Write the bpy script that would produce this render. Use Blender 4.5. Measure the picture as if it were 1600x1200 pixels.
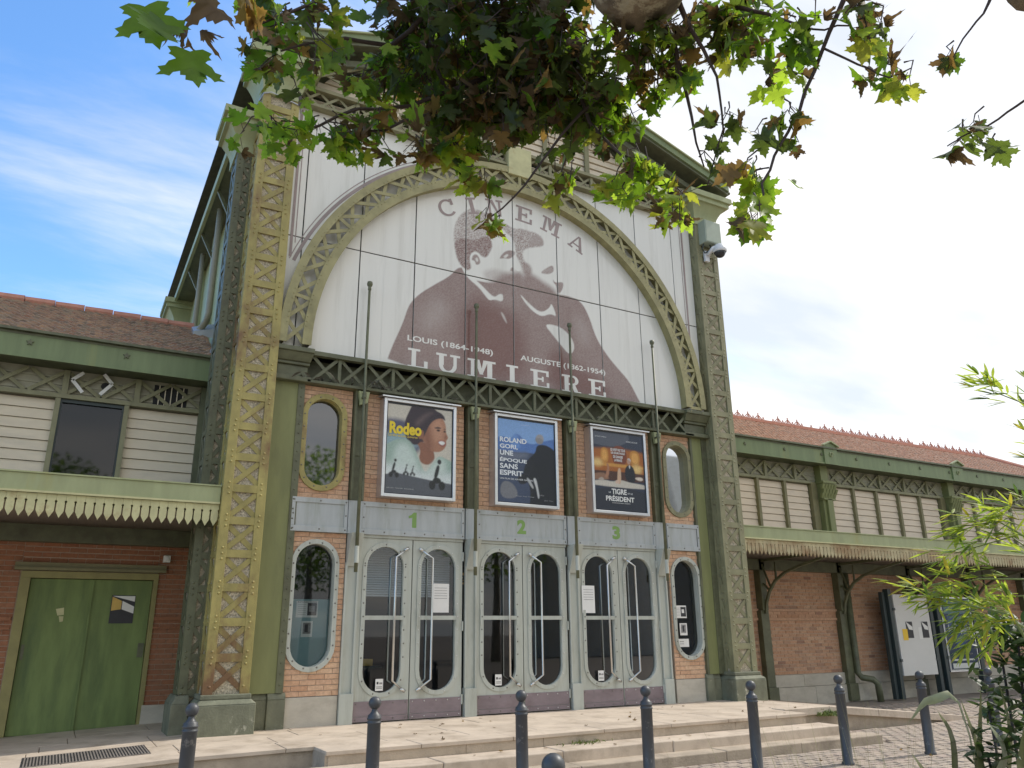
import bpy, bmesh, math, random
from mathutils import Vector, Matrix
R = random.Random(7)
rad = math.radians
for o in list(bpy.data.objects):
    bpy.data.objects.remove(o, do_unlink=True)
scene = bpy.context.scene
COL = scene.collection
# ---------------------------------------------------------------- camera
cam_d = bpy.data.cameras.new("camera")
cam = bpy.data.objects.new("camera", cam_d)
COL.objects.link(cam)
scene.camera = cam
yaw, pit, rol = rad(29.25), rad(17.578), rad(-0.558)
fwd = Vector((math.sin(yaw)*math.cos(pit), math.cos(yaw)*math.cos(pit), math.sin(pit)))
rgt = Vector((math.cos(yaw), -math.sin(yaw), 0))
up = rgt.cross(fwd)
r2 = rgt*math.cos(rol)+up*math.sin(rol)
u2 = -rgt*math.sin(rol)+up*math.cos(rol)
cam.matrix_world = Matrix(((r2.x, u2.x, -fwd.x, 0.0), (r2.y, u2.y, -fwd.y, -11.468), (r2.z, u2.z, -fwd.z, 1.2), (0, 0, 0, 1)))
cam_d.sensor_width = 36
cam_d.lens = 36*1224.95/1600
cam_d.clip_start = 0.05
cam_d.clip_end = 3000
# ---------------------------------------------------------------- sun and sky
SUN_EL, SUN_AZ = rad(46), rad(93.5)          # azimuth measured from +y towards +x
sun_dir = Vector((math.sin(SUN_AZ)*math.cos(SUN_EL), math.cos(SUN_AZ)*math.cos(SUN_EL), math.sin(SUN_EL)))
sd = bpy.data.lights.new("sun", 'SUN')
sd.energy = 2.45
sd.angle = rad(0.55)
sd.color = (1.0, 0.95, 0.86)
so = bpy.data.objects.new("sun", sd)
so.rotation_euler = sun_dir.to_track_quat('Z', 'Y').to_euler()
COL.objects.link(so)
world = bpy.data.worlds.new("World")
scene.world = world
world.use_nodes = True
wt = world.node_tree
wt.nodes.clear()
def WN(t, **k):
    n = wt.nodes.new(t)
    for a, b in k.items():
        setattr(n, a, b)
    return n
def wmath(op, a, b=None, clamp=False):
    n = WN('ShaderNodeMath', operation=op, use_clamp=clamp)
    for i, v in enumerate((a, b)):
        if v is None:
            continue
        if isinstance(v, (int, float)):
            n.inputs[i].default_value = v
        else:
            wt.links.new(v, n.inputs[i])
    return n.outputs[0]
sky = WN('ShaderNodeTexSky', sky_type='NISHITA', sun_disc=False, sun_elevation=SUN_EL, sun_rotation=SUN_AZ,
         altitude=200, air_density=1.0, dust_density=1.2, ozone_density=2.0)
tc = WN('ShaderNodeTexCoord')
sep = WN('ShaderNodeSeparateXYZ')
wt.links.new(tc.outputs['Generated'], sep.inputs[0])
den = wmath('ADD', wmath('MAXIMUM', sep.outputs[2], 0.0), 0.22)
px_ = wmath('DIVIDE', sep.outputs[0], den)
py_ = wmath('DIVIDE', sep.outputs[1], den)
comb = WN('ShaderNodeCombineXYZ')
wt.links.new(px_, comb.inputs[0]); wt.links.new(py_, comb.inputs[1])
mapn = WN('ShaderNodeMapping')
mapn.inputs['Rotation'].default_value = (0, 0, rad(35))
mapn.inputs['Scale'].default_value = (0.85, 2.0, 1)
mapn.inputs['Location'].default_value = (3.1, 1.7, 0)
wt.links.new(comb.outputs[0], mapn.inputs[0])
nz = WN('ShaderNodeTexNoise')
nz.inputs['Scale'].default_value = 1.25
nz.inputs['Detail'].default_value = 9
nz.inputs['Roughness'].default_value = 0.6
nz.inputs['Distortion'].default_value = 0.35
wt.links.new(mapn.outputs[0], nz.inputs['Vector'])
# cloud cover thickens rightward, with extra cover added behind the camera to fill the facade
cover = wmath('ADD', wmath('MULTIPLY', sep.outputs[0], 0.36), wmath('MULTIPLY', sep.outputs[1], -0.20))
dens = wmath('ADD', wmath('ADD', nz.outputs[0], 0.135), cover)
mr = WN('ShaderNodeMapRange', interpolation_type='SMOOTHSTEP')
mr.inputs[1].default_value = 0.37
mr.inputs[2].default_value = 0.76
wt.links.new(dens, mr.inputs[0])
cl = WN('ShaderNodeMix', data_type='RGBA')
wt.links.new(wmath('MULTIPLY', mr.outputs[0], 0.93), cl.inputs[0])
hs = WN('ShaderNodeHueSaturation')
hs.inputs['Saturation'].default_value = 1.22
hs.inputs['Value'].default_value = 1.6
wt.links.new(sky.outputs[0], hs.inputs['Color'])
wt.links.new(hs.outputs[0], cl.inputs[6])
nz2 = WN('ShaderNodeTexNoise')
nz2.inputs['Scale'].default_value = 1.6
nz2.inputs['Detail'].default_value = 6
wt.links.new(mapn.outputs[0], nz2.inputs['Vector'])
cr = WN('ShaderNodeMix', data_type='RGBA')
mr2 = WN('ShaderNodeMapRange')
mr2.inputs[1].default_value, mr2.inputs[2].default_value = 0.35, 0.65
wt.links.new(nz2.outputs[0], mr2.inputs[0]); wt.links.new(mr2.outputs[0], cr.inputs[0])
cr.inputs[6].default_value = (4.1, 4.35, 4.65, 1)
cr.inputs[7].default_value = (6.4, 6.1, 5.75, 1)
wt.links.new(cr.outputs[2], cl.inputs[7])
bg = WN('ShaderNodeBackground')
bg.inputs[1].default_value = 0.15
wt.links.new(cl.outputs[2], bg.inputs[0])
wo = WN('ShaderNodeOutputWorld')
wt.links.new(bg.outputs[0], wo.inputs[0])
vs = scene.view_settings
vs.view_transform = 'Standard'
vs.look = 'None'
vs.exposure = 0.46
vs.gamma = 1
vs.use_curve_mapping = False
scene.render.engine = 'CYCLES'
scene.cycles.max_bounces = 8
scene.cycles.transparent_max_bounces = 16
# ---------------------------------------------------------------- materials
MATS = {}
def mat(name, col, rough=0.6, var=0.15, scale=6.0, metal=0.0, bump=0.0, bscale=40.0, col2=None, m2=(0.55, 0.75), s2=1.5, spec=0.5, stretch=None, coat=0):
    m = bpy.data.materials.new(name)
    m.use_nodes = True
    nt = m.node_tree
    b = nt.nodes['Principled BSDF']
    b.inputs['Roughness'].default_value = rough
    b.inputs['Metallic'].default_value = metal
    b.inputs['Specular IOR Level'].default_value = spec
    b.inputs['Coat Weight'].default_value = coat
    t = nt.nodes.new('ShaderNodeTexCoord')
    mp = nt.nodes.new('ShaderNodeMapping')
    if stretch:
        mp.inputs['Scale'].default_value = stretch
    geo = nt.nodes.new('ShaderNodeNewGeometry')
    nt.links.new(geo.outputs['Position'], mp.inputs[0])
    n = nt.nodes.new('ShaderNodeTexNoise')
    n.inputs['Scale'].default_value = scale
    n.inputs['Detail'].default_value = 8
    n.inputs['Roughness'].default_value = 0.62
    nt.links.new(mp.outputs[0], n.inputs['Vector'])
    r = nt.nodes.new('ShaderNodeValToRGB')
    r.color_ramp.elements[0].position = 0.3
    r.color_ramp.elements[1].position = 0.7
    r.color_ramp.elements[0].color = tuple(c*(1-var) for c in col)+(1,)
    r.color_ramp.elements[1].color = tuple(min(1, c*(1+var)) for c in col)+(1,)
    nt.links.new(n.outputs[0], r.inputs[0])
    out = r.outputs[0]
    if col2 is not None:
        n2 = nt.nodes.new('ShaderNodeTexNoise')
        n2.inputs['Scale'].default_value = s2
        n2.inputs['Detail'].default_value = 10
        n2.inputs['Roughness'].default_value = 0.7
        nt.links.new(mp.outputs[0], n2.inputs['Vector'])
        mr_ = nt.nodes.new('ShaderNodeMapRange')
        mr_.inputs[1].default_value, mr_.inputs[2].default_value = m2
        nt.links.new(n2.outputs[0], mr_.inputs[0])
        mx = nt.nodes.new('ShaderNodeMix'); mx.data_type = 'RGBA'
        nt.links.new(mr_.outputs[0], mx.inputs[0])
        nt.links.new(out, mx.inputs[6])
        mx.inputs[7].default_value = tuple(col2)+(1,)
        out = mx.outputs[2]
    nt.links.new(out, b.inputs['Base Color'])
    if bump:
        n3 = nt.nodes.new('ShaderNodeTexNoise')
        n3.inputs['Scale'].default_value = bscale
        n3.inputs['Detail'].default_value = 5
        nt.links.new(geo.outputs['Position'], n3.inputs['Vector'])
        bp = nt.nodes.new('ShaderNodeBump')
        bp.inputs['Strength'].default_value = bump
        bp.inputs['Distance'].default_value = 0.02
        nt.links.new(n3.outputs[0], bp.inputs['Height'])
        nt.links.new(bp.outputs[0], b.inputs['Normal'])
    MATS[name] = m
    return m
M = {}
M['olive'] = mat('olive_paint', (0.325, 0.275, 0.09), 0.5, 0.26, 5, col2=(0.17, 0.092, 0.04), m2=(0.50, 0.62), s2=0.8, bump=0.1, bscale=60, stretch=(1, 1, 0.6))
M['olive3'] = mat('olive_arch_paint', (0.30, 0.275, 0.13), 0.5, 0.22, 5, col2=(0.15, 0.14, 0.065), m2=(0.55, 0.8), s2=1.2, bump=0.1, bscale=60)
M['olive2'] = mat('olive_paint_weathered', (0.235, 0.225, 0.125), 0.55, 0.22, 5, col2=(0.11, 0.10, 0.05), m2=(0.55, 0.8), s2=1.3, bump=0.1, bscale=60, stretch=(1, 1, 0.5))
M['web'] = mat('olive_web_paint', (0.20, 0.215, 0.085), 0.55, 0.14, 3, col2=(0.13, 0.13, 0.06), m2=(0.55, 0.8), s2=1.2, stretch=(2, 2, 0.4))
M['dgreen'] = mat('dark_green_paint', (0.115, 0.122, 0.068), 0.5, 0.25, 6, col2=(0.05, 0.04, 0.025), m2=(0.55, 0.8), s2=2)
M['green'] = mat('fascia_green_paint', (0.175, 0.225, 0.105), 0.5, 0.15, 3, col2=(0.25, 0.25, 0.085), m2=(0.56, 0.8), s2=1.1, stretch=(2.4, 1, 0.25))
M['pgreen'] = mat('pale_green_paint', (0.33, 0.36, 0.19), 0.55, 0.12, 3, col2=(0.36, 0.34, 0.12), m2=(0.55, 0.8), s2=1.0, stretch=(2, 1, 0.5))
M['cream'] = mat('valance_cream_paint', (0.52, 0.50, 0.27), 0.6, 0.14, 5, col2=(0.30, 0.18, 0.07), m2=(0.58, 0.8), s2=2.2)
M['rustcream'] = mat('valance_rusty_paint', (0.47, 0.41, 0.24), 0.65, 0.2, 5, col2=(0.24, 0.12, 0.045), m2=(0.47, 0.7), s2=1.6)
M['doorgreen'] = mat('door_green_paint', (0.165, 0.225, 0.07), 0.65, 0.18, 3.5, col2=(0.085, 0.13, 0.045), m2=(0.46, 0.74), s2=1.4, stretch=(2.2, 1, 0.4))
M['doorframe'] = mat('door_frame_paint', (0.27, 0.24, 0.09), 0.6, 0.15, 6)
M['grey'] = mat('door_grey_paint', (0.47, 0.49, 0.43), 0.42, 0.07, 2.5, col2=(0.30, 0.30, 0.24), m2=(0.5, 0.76), s2=1.8, stretch=(2.6, 1, 0.45))
M['band'] = mat('band_blue_grey_paint', (0.42, 0.445, 0.44), 0.4, 0.09, 3, col2=(0.29, 0.31, 0.26), m2=(0.5, 0.72), s2=1.8, stretch=(2.6, 1, 0.4))
M['mauve'] = mat('kick_plate_mauve', (0.235, 0.185, 0.195), 0.45, 0.18, 3, col2=(0.16, 0.115, 0.12), m2=(0.5, 0.8), s2=2, stretch=(1, 1, 2))
M['steel'] = mat('brushed_steel', (0.62, 0.62, 0.6), 0.28, 0.08, 10, metal=1.0)
M['alu'] = mat('aluminium_frame', (0.66, 0.67, 0.68), 0.35, 0.06, 10, metal=0.85)
M['bolt'] = mat('bolt_metal', (0.20, 0.19, 0.17), 0.4, 0.1, 10, metal=0.7)
M['stone'] = mat('plinth_stone', (0.50, 0.46, 0.38), 0.8, 0.12, 3, bump=0.2, bscale=50, col2=(0.36, 0.32, 0.25), m2=(0.5, 0.8), s2=2.0, stretch=(1, 1, 2))
M['gplinth'] = mat('green_stained_plinth', (0.165, 0.17, 0.115), 0.75, 0.3, 5, bump=0.25, bscale=40, col2=(0.50, 0.48, 0.38), m2=(0.6, 0.68), s2=4.0, stretch=(1, 1, 0.7))
M['pebble'] = mat('pebbledash', (0.43, 0.375, 0.27), 0.9, 0.6, 45, bump=1.0, bscale=45)
M['mortar'] = mat('mortar', (0.50, 0.40, 0.31), 0.9, 0.1, 20)
M['white'] = mat('sign_enamel_white', (0.74, 0.735, 0.68), 0.16, 0.025, 1.2, col2=(0.52, 0.51, 0.45), m2=(0.5, 0.86), s2=1.1, stretch=(3.5, 1, 0.22))
M['print'] = mat('print_brown', (0.245, 0.165, 0.15), 0.25, 0.10, 1.4, col2=(0.30, 0.17, 0.135), m2=(0.45, 0.7), s2=0.9)
M['print2'] = mat('print_brown_mid', (0.31, 0.245, 0.23), 0.25, 0.14, 4)
M['print3'] = mat('print_brown_light', (0.55, 0.47, 0.44), 0.25, 0.10, 6)
M['black'] = mat('black_void', (0.02, 0.02, 0.02), 0.8, 0.2, 5)
M['siding'] = mat('siding_cream', (0.70, 0.61, 0.46), 0.7, 0.06, 4, col2=(0.5, 0.46, 0.38), m2=(0.55, 0.85), s2=1.5, stretch=(0.6, 1, 2))
M['rsiding'] = mat('siding_pinkish', (0.72, 0.60, 0.46), 0.7, 0.06, 4, col2=(0.52, 0.46, 0.38), m2=(0.55, 0.85), s2=1.5, stretch=(0.6, 1, 2))
M['friezewall'] = mat('frieze_wall_shaded_paint', (0.34, 0.325, 0.235), 0.7, 0.12, 5, col2=(0.25, 0.24, 0.17), m2=(0.5, 0.8), s2=2)  # olive-grey paint, darkened to carry the shade under the eave
M['mullion'] = mat('mullion_brown_green', (0.20, 0.18, 0.09), 0.6, 0.15, 6)
M['ridge'] = mat('ridge_terracotta', (0.52, 0.24, 0.17), 0.8, 0.15, 8)
M['concrete'] = mat('concrete_cap', (0.45, 0.42, 0.36), 0.85, 0.15, 8)
M['slab'] = mat('platform_stone', (0.55, 0.455, 0.355), 0.75, 0.14, 1.6, bump=0.08, bscale=60, col2=(0.32, 0.25, 0.18), m2=(0.47, 0.74), s2=2.2)
M['step'] = mat('step_stone', (0.42, 0.345, 0.26), 0.85, 0.2, 3, bump=0.3, bscale=40, col2=(0.22, 0.175, 0.13), m2=(0.5, 0.75), s2=2.2)
M['ground'] = mat('paving_bed', (0.29, 0.245, 0.20), 0.9, 0.15, 10, bump=0.2)
M['bollard'] = mat('bollard_grey_paint', (0.062, 0.065, 0.07), 0.45, 0.10, 8, col2=(0.22, 0.21, 0.20), m2=(0.60, 0.68), s2=7)
M['iron'] = mat('grate_iron', (0.22, 0.19, 0.165), 0.6, 0.3, 12)
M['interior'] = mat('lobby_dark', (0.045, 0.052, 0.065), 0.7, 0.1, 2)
M['teal'] = mat('teal_panel', (0.245, 0.39, 0.40), 0.5, 0.05, 2)
M['blind'] = mat('white_blind', (0.75, 0.78, 0.82), 0.6, 0.03, 3)
M['card'] = mat('cardboard', (0.62, 0.42, 0.12), 0.8, 0.15, 6)
M['paper'] = mat('paper_white', (0.78, 0.77, 0.73), 0.7, 0.03, 8)
M['ink'] = mat('ink_black', (0.035, 0.035, 0.04), 0.6, 0.1, 10)
M['inkgrey'] = mat('ink_grey', (0.28, 0.27, 0.26), 0.6, 0.3, 30)
M['numgreen'] = mat('number_green', (0.20, 0.34, 0.09), 0.5, 0.1, 8)
M['zinc'] = mat('zinc_flashing', (0.42, 0.44, 0.46), 0.4, 0.12, 6, metal=0.5)
M['pipe'] = mat('downpipe_paint', (0.29, 0.27, 0.19), 0.5, 0.1, 6)
M['bpost'] = mat('board_post_dark', (0.035, 0.05, 0.05), 0.5, 0.1, 6)
M['board'] = mat('notice_board_white', (0.66, 0.65, 0.61), 0.5, 0.03, 3)
M['weed'] = mat('weed_green', (0.16, 0.20, 0.05), 0.7, 0.3, 30)
M['dryweed'] = mat('dry_weed', (0.075, 0.07, 0.05), 0.9, 0.4, 30)
M['bark'] = mat('plane_bark', (0.20, 0.15, 0.10), 0.9, 0.45, 9, bump=0.9, bscale=16, col2=(0.44, 0.38, 0.27), m2=(0.5, 0.56), s2=6)
M['twig'] = mat('twig_bark', (0.07, 0.05, 0.045), 0.8, 0.2, 20)
M['yellowcard'] = mat('yellow_notice', (0.85, 0.55, 0.04), 0.6, 0.05, 8)
M['camwhite'] = mat('camera_white_plastic', (0.7, 0.71, 0.72), 0.35, 0.03, 8)
M['camdome'] = mat('camera_dome', (0.03, 0.03, 0.035), 0.1, 0.02, 8)
M['boxgrey'] = mat('junction_box_paint', (0.33, 0.38, 0.30), 0.5, 0.06, 6)
M['lens'] = mat('plate_sign_yellow', (0.75, 0.48, 0.16), 0.5, 0.05, 8)

def brickmat(name, cols, island=True):
    m = bpy.data.materials.new(name); m.use_nodes = True
    nt = m.node_tree; b = nt.nodes['Principled BSDF']
    b.inputs['Roughness'].default_value = 0.85
    geo = nt.nodes.new('ShaderNodeNewGeometry')
    oi = nt.nodes.new('ShaderNodeObjectInfo')
    ad = nt.nodes.new('ShaderNodeMath'); ad.operation = 'ADD'
    nt.links.new(geo.outputs['Random Per Island'], ad.inputs[0])
    nt.links.new(oi.outputs['Random'], ad.inputs[1])
    fr = nt.nodes.new('ShaderNodeMath'); fr.operation = 'FRACT'
    nt.links.new(ad.outputs[0], fr.inputs[0])
    r = nt.nodes.new('ShaderNodeValToRGB')
    r.color_ramp.elements[0].color = cols[0]+(1,)
    r.color_ramp.elements[1].color = cols[-1]+(1,)
    for i, c in enumerate(cols[1:-1]):
        e = r.color_ramp.elements.new((i+1)/(len(cols)-1)); e.color = c+(1,)
    nt.links.new(fr.outputs[0], r.inputs[0])
    n = nt.nodes.new('ShaderNodeTexNoise'); n.inputs['Scale'].default_value = 30; n.inputs['Detail'].default_value = 6
    nt.links.new(geo.outputs['Position'], n.inputs['Vector'])
    mx = nt.nodes.new('ShaderNodeMix'); mx.data_type = 'RGBA'; mx.blend_type = 'MULTIPLY'
    mx.inputs[0].default_value = 0.5
    rr = nt.nodes.new('ShaderNodeValToRGB')
    rr.color_ramp.elements[0].position = 0.3; rr.color_ramp.elements[0].color = (0.55, 0.52, 0.5, 1)
    rr.color_ramp.elements[1].position = 0.7; rr.color_ramp.elements[1].color = (1.1, 1.1, 1.1, 1)
    nt.links.new(n.outputs[0], rr.inputs[0])
    nt.links.new(r.outputs[0], mx.inputs[6]); nt.links.new(rr.outputs[0], mx.inputs[7])
    nt.links.new(mx.outputs[2], b.inputs['Base Color'])
    bp = nt.nodes.new('ShaderNodeBump'); bp.inputs['Strength'].default_value = 0.35; bp.inputs['Distance'].default_value = 0.01
    nt.links.new(n.outputs[0], bp.inputs['Height']); nt.links.new(bp.outputs[0], b.inputs['Normal'])
    return m
M['brick'] = brickmat('orange_brick', [(0.60, 0.36, 0.22), (0.68, 0.43, 0.27), (0.63, 0.40, 0.26), (0.71, 0.48, 0.31), (0.57, 0.33, 0.20)])
M['brickred'] = brickmat('red_brick', [(0.30, 0.12, 0.06), (0.36, 0.16, 0.085), (0.31, 0.14, 0.075), (0.35, 0.14, 0.065)])
M['brickr'] = brickmat('buff_brick', [(0.54, 0.31, 0.19), (0.60, 0.37, 0.24), (0.52, 0.29, 0.17), (0.62, 0.40, 0.26), (0.34, 0.19, 0.13)])
M['tile'] = brickmat('mossy_roof_tile', [(0.31, 0.17, 0.11), (0.38, 0.24, 0.155), (0.24, 0.16, 0.11), (0.43, 0.27, 0.165), (0.33, 0.25, 0.17), (0.19, 0.14, 0.10)])
M['tiler'] = brickmat('terracotta_roof_tile', [(0.42, 0.21, 0.13), (0.50, 0.28, 0.18), (0.36, 0.21, 0.14), (0.55, 0.33, 0.22), (0.28, 0.19, 0.13)])
M['sett'] = brickmat('paving_sett', [(0.36, 0.29, 0.23), (0.42, 0.35, 0.28), (0.34, 0.285, 0.235), (0.45, 0.37, 0.29), (0.38, 0.30, 0.25)])

def flat(name, col, rough=0.5, emis=0):
    m = bpy.data.materials.new(name); m.use_nodes = True
    b = m.node_tree.nodes['Principled BSDF']
    nt = m.node_tree
    n = nt.nodes.new('ShaderNodeTexNoise'); n.inputs['Scale'].default_value = 9; n.inputs['Detail'].default_value = 5
    geo = nt.nodes.new('ShaderNodeNewGeometry'); nt.links.new(geo.outputs['Position'], n.inputs['Vector'])
    mx = nt.nodes.new('ShaderNodeMix'); mx.data_type = 'RGBA'
    mx.inputs[6].default_value = tuple(c*0.88 for c in col)+(1,); mx.inputs[7].default_value = tuple(min(1, c*1.12) for c in col)+(1,)
    nt.links.new(n.outputs[0], mx.inputs[0]); nt.links.new(mx.outputs[2], b.inputs['Base Color'])
    b.inputs['Roughness'].default_value = rough
    return m
FL = {}
def pm(col, rough=0.45):
    k = tuple(round(c, 3) for c in col)
    if k not in FL:
        FL[k] = flat('print_ink_%d' % len(FL), k, rough)
    return FL[k]

def glassmat(name, tint=(0.85, 0.9, 0.92), rough=0.02, base=0.0, ior=1.5):
    m = bpy.data.materials.new(name); m.use_nodes = True
    nt = m.node_tree; nt.nodes.clear()
    o = nt.nodes.new('ShaderNodeOutputMaterial')
    tr = nt.nodes.new('ShaderNodeBsdfTransparent'); tr.inputs[0].default_value = tint+(1,)
    gl = nt.nodes.new('ShaderNodeBsdfGlossy'); gl.inputs['Roughness'].default_value = rough
    fr = nt.nodes.new('ShaderNodeFresnel'); fr.inputs[0].default_value = ior
    mth = nt.nodes.new('ShaderNodeMath'); mth.operation = 'ADD'; mth.inputs[1].default_value = base; mth.use_clamp = True
    nt.links.new(fr.outputs[0], mth.inputs[0])
    mx = nt.nodes.new('ShaderNodeMixShader')
    nt.links.new(mth.outputs[0], mx.inputs[0]); nt.links.new(tr.outputs[0], mx.inputs[1]); nt.links.new(gl.outputs[0], mx.inputs[2])
    nt.links.new(mx.outputs[0], o.inputs[0])
    return m
M['glass'] = glassmat('window_glass', (0.7, 0.76, 0.78), 0.02, 0.03)
M['dglass'] = glassmat('dark_window_glass', (0.25, 0.28, 0.3), 0.03, 0.015)
M['sglass'] = glassmat('silvered_window_glass', (0.35, 0.40, 0.43), 0.03, 0.14)
M['pglass'] = glassmat('poster_glass', (0.93, 0.95, 0.95), 0.03, 0.0, 1.17)

def leafmat(name, col, tcol, t=0.5, rough=0.5):
    m = bpy.data.materials.new(name); m.use_nodes = True
    nt = m.node_tree; nt.nodes.clear()
    o = nt.nodes.new('ShaderNodeOutputMaterial')
    geo = nt.nodes.new('ShaderNodeNewGeometry')
    n = nt.nodes.new('ShaderNodeTexNoise'); n.inputs['Scale'].default_value = 22; n.inputs['Detail'].default_value = 6
    nt.links.new(geo.outputs['Position'], n.inputs['Vector'])
    def ramp(c):
        x = nt.nodes.new('ShaderNodeMix'); x.data_type = 'RGBA'
        x.inputs[6].default_value = tuple(a*0.6 for a in c)+(1,); x.inputs[7].default_value = tuple(a*1.35 for a in c)+(1,)
        nt.links.new(n.outputs[0], x.inputs[0]); return x.outputs[2]
    d = nt.nodes.new('ShaderNodeBsdfPrincipled'); d.inputs['Roughness'].default_value = rough
    nt.links.new(ramp(col), d.inputs['Base Color'])
    tl = nt.nodes.new('ShaderNodeBsdfTranslucent'); nt.links.new(ramp(tcol), tl.inputs[0])
    mx = nt.nodes.new('ShaderNodeMixShader'); mx.inputs[0].default_value = t
    nt.links.new(d.outputs[0], mx.inputs[1]); nt.links.new(tl.outputs[0], mx.inputs[2])
    nt.links.new(mx.outputs[0], o.inputs[0])
    return m
LM = {'g': leafmat('leaf_green', (0.055, 0.105, 0.02), (0.24, 0.44, 0.02), 0.55),
      'l': leafmat('leaf_light_green', (0.11, 0.18, 0.03), (0.50, 0.72, 0.05), 0.62),
      'y': leafmat('leaf_yellow_green', (0.16, 0.175, 0.035), (0.52, 0.56, 0.05), 0.6),
      'o': leafmat('leaf_ochre', (0.17, 0.11, 0.04), (0.36, 0.22, 0.05), 0.5),
      'b': leafmat('leaf_brown', (0.11, 0.075, 0.04), (0.24, 0.15, 0.05), 0.4, 0.8),
      'd': leafmat('leaf_dark_green', (0.05, 0.07, 0.022), (0.17, 0.25, 0.03), 0.5)}
M['bleaf'] = leafmat('bamboo_leaf', (0.22, 0.29, 0.05), (0.65, 0.78, 0.08), 0.5)
M['bleafd'] = leafmat('bamboo_leaf_dark', (0.09, 0.15, 0.03), (0.25, 0.40, 0.05), 0.45)
M['bleafy'] = leafmat('bamboo_leaf_yellow', (0.42, 0.36, 0.05), (0.70, 0.60, 0.05), 0.45)
M['cane'] = mat('bamboo_cane', (0.22, 0.24, 0.06), 0.5, 0.2, 20)
M['flax'] = leafmat('flax_blade', (0.16, 0.17, 0.07), (0.20, 0.22, 0.06), 0.25, 0.4)
M['flaxp'] = leafmat('flax_blade_pale', (0.36, 0.38, 0.25), (0.3, 0.32, 0.15), 0.25, 0.35)
M['shrub'] = leafmat('shrub_leaf_dark', (0.045, 0.08, 0.025), (0.09, 0.16, 0.03), 0.3, 0.45)
M['grassb'] = leafmat('grass_blade_dry', (0.27, 0.27, 0.13), (0.35, 0.36, 0.12), 0.4)
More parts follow.
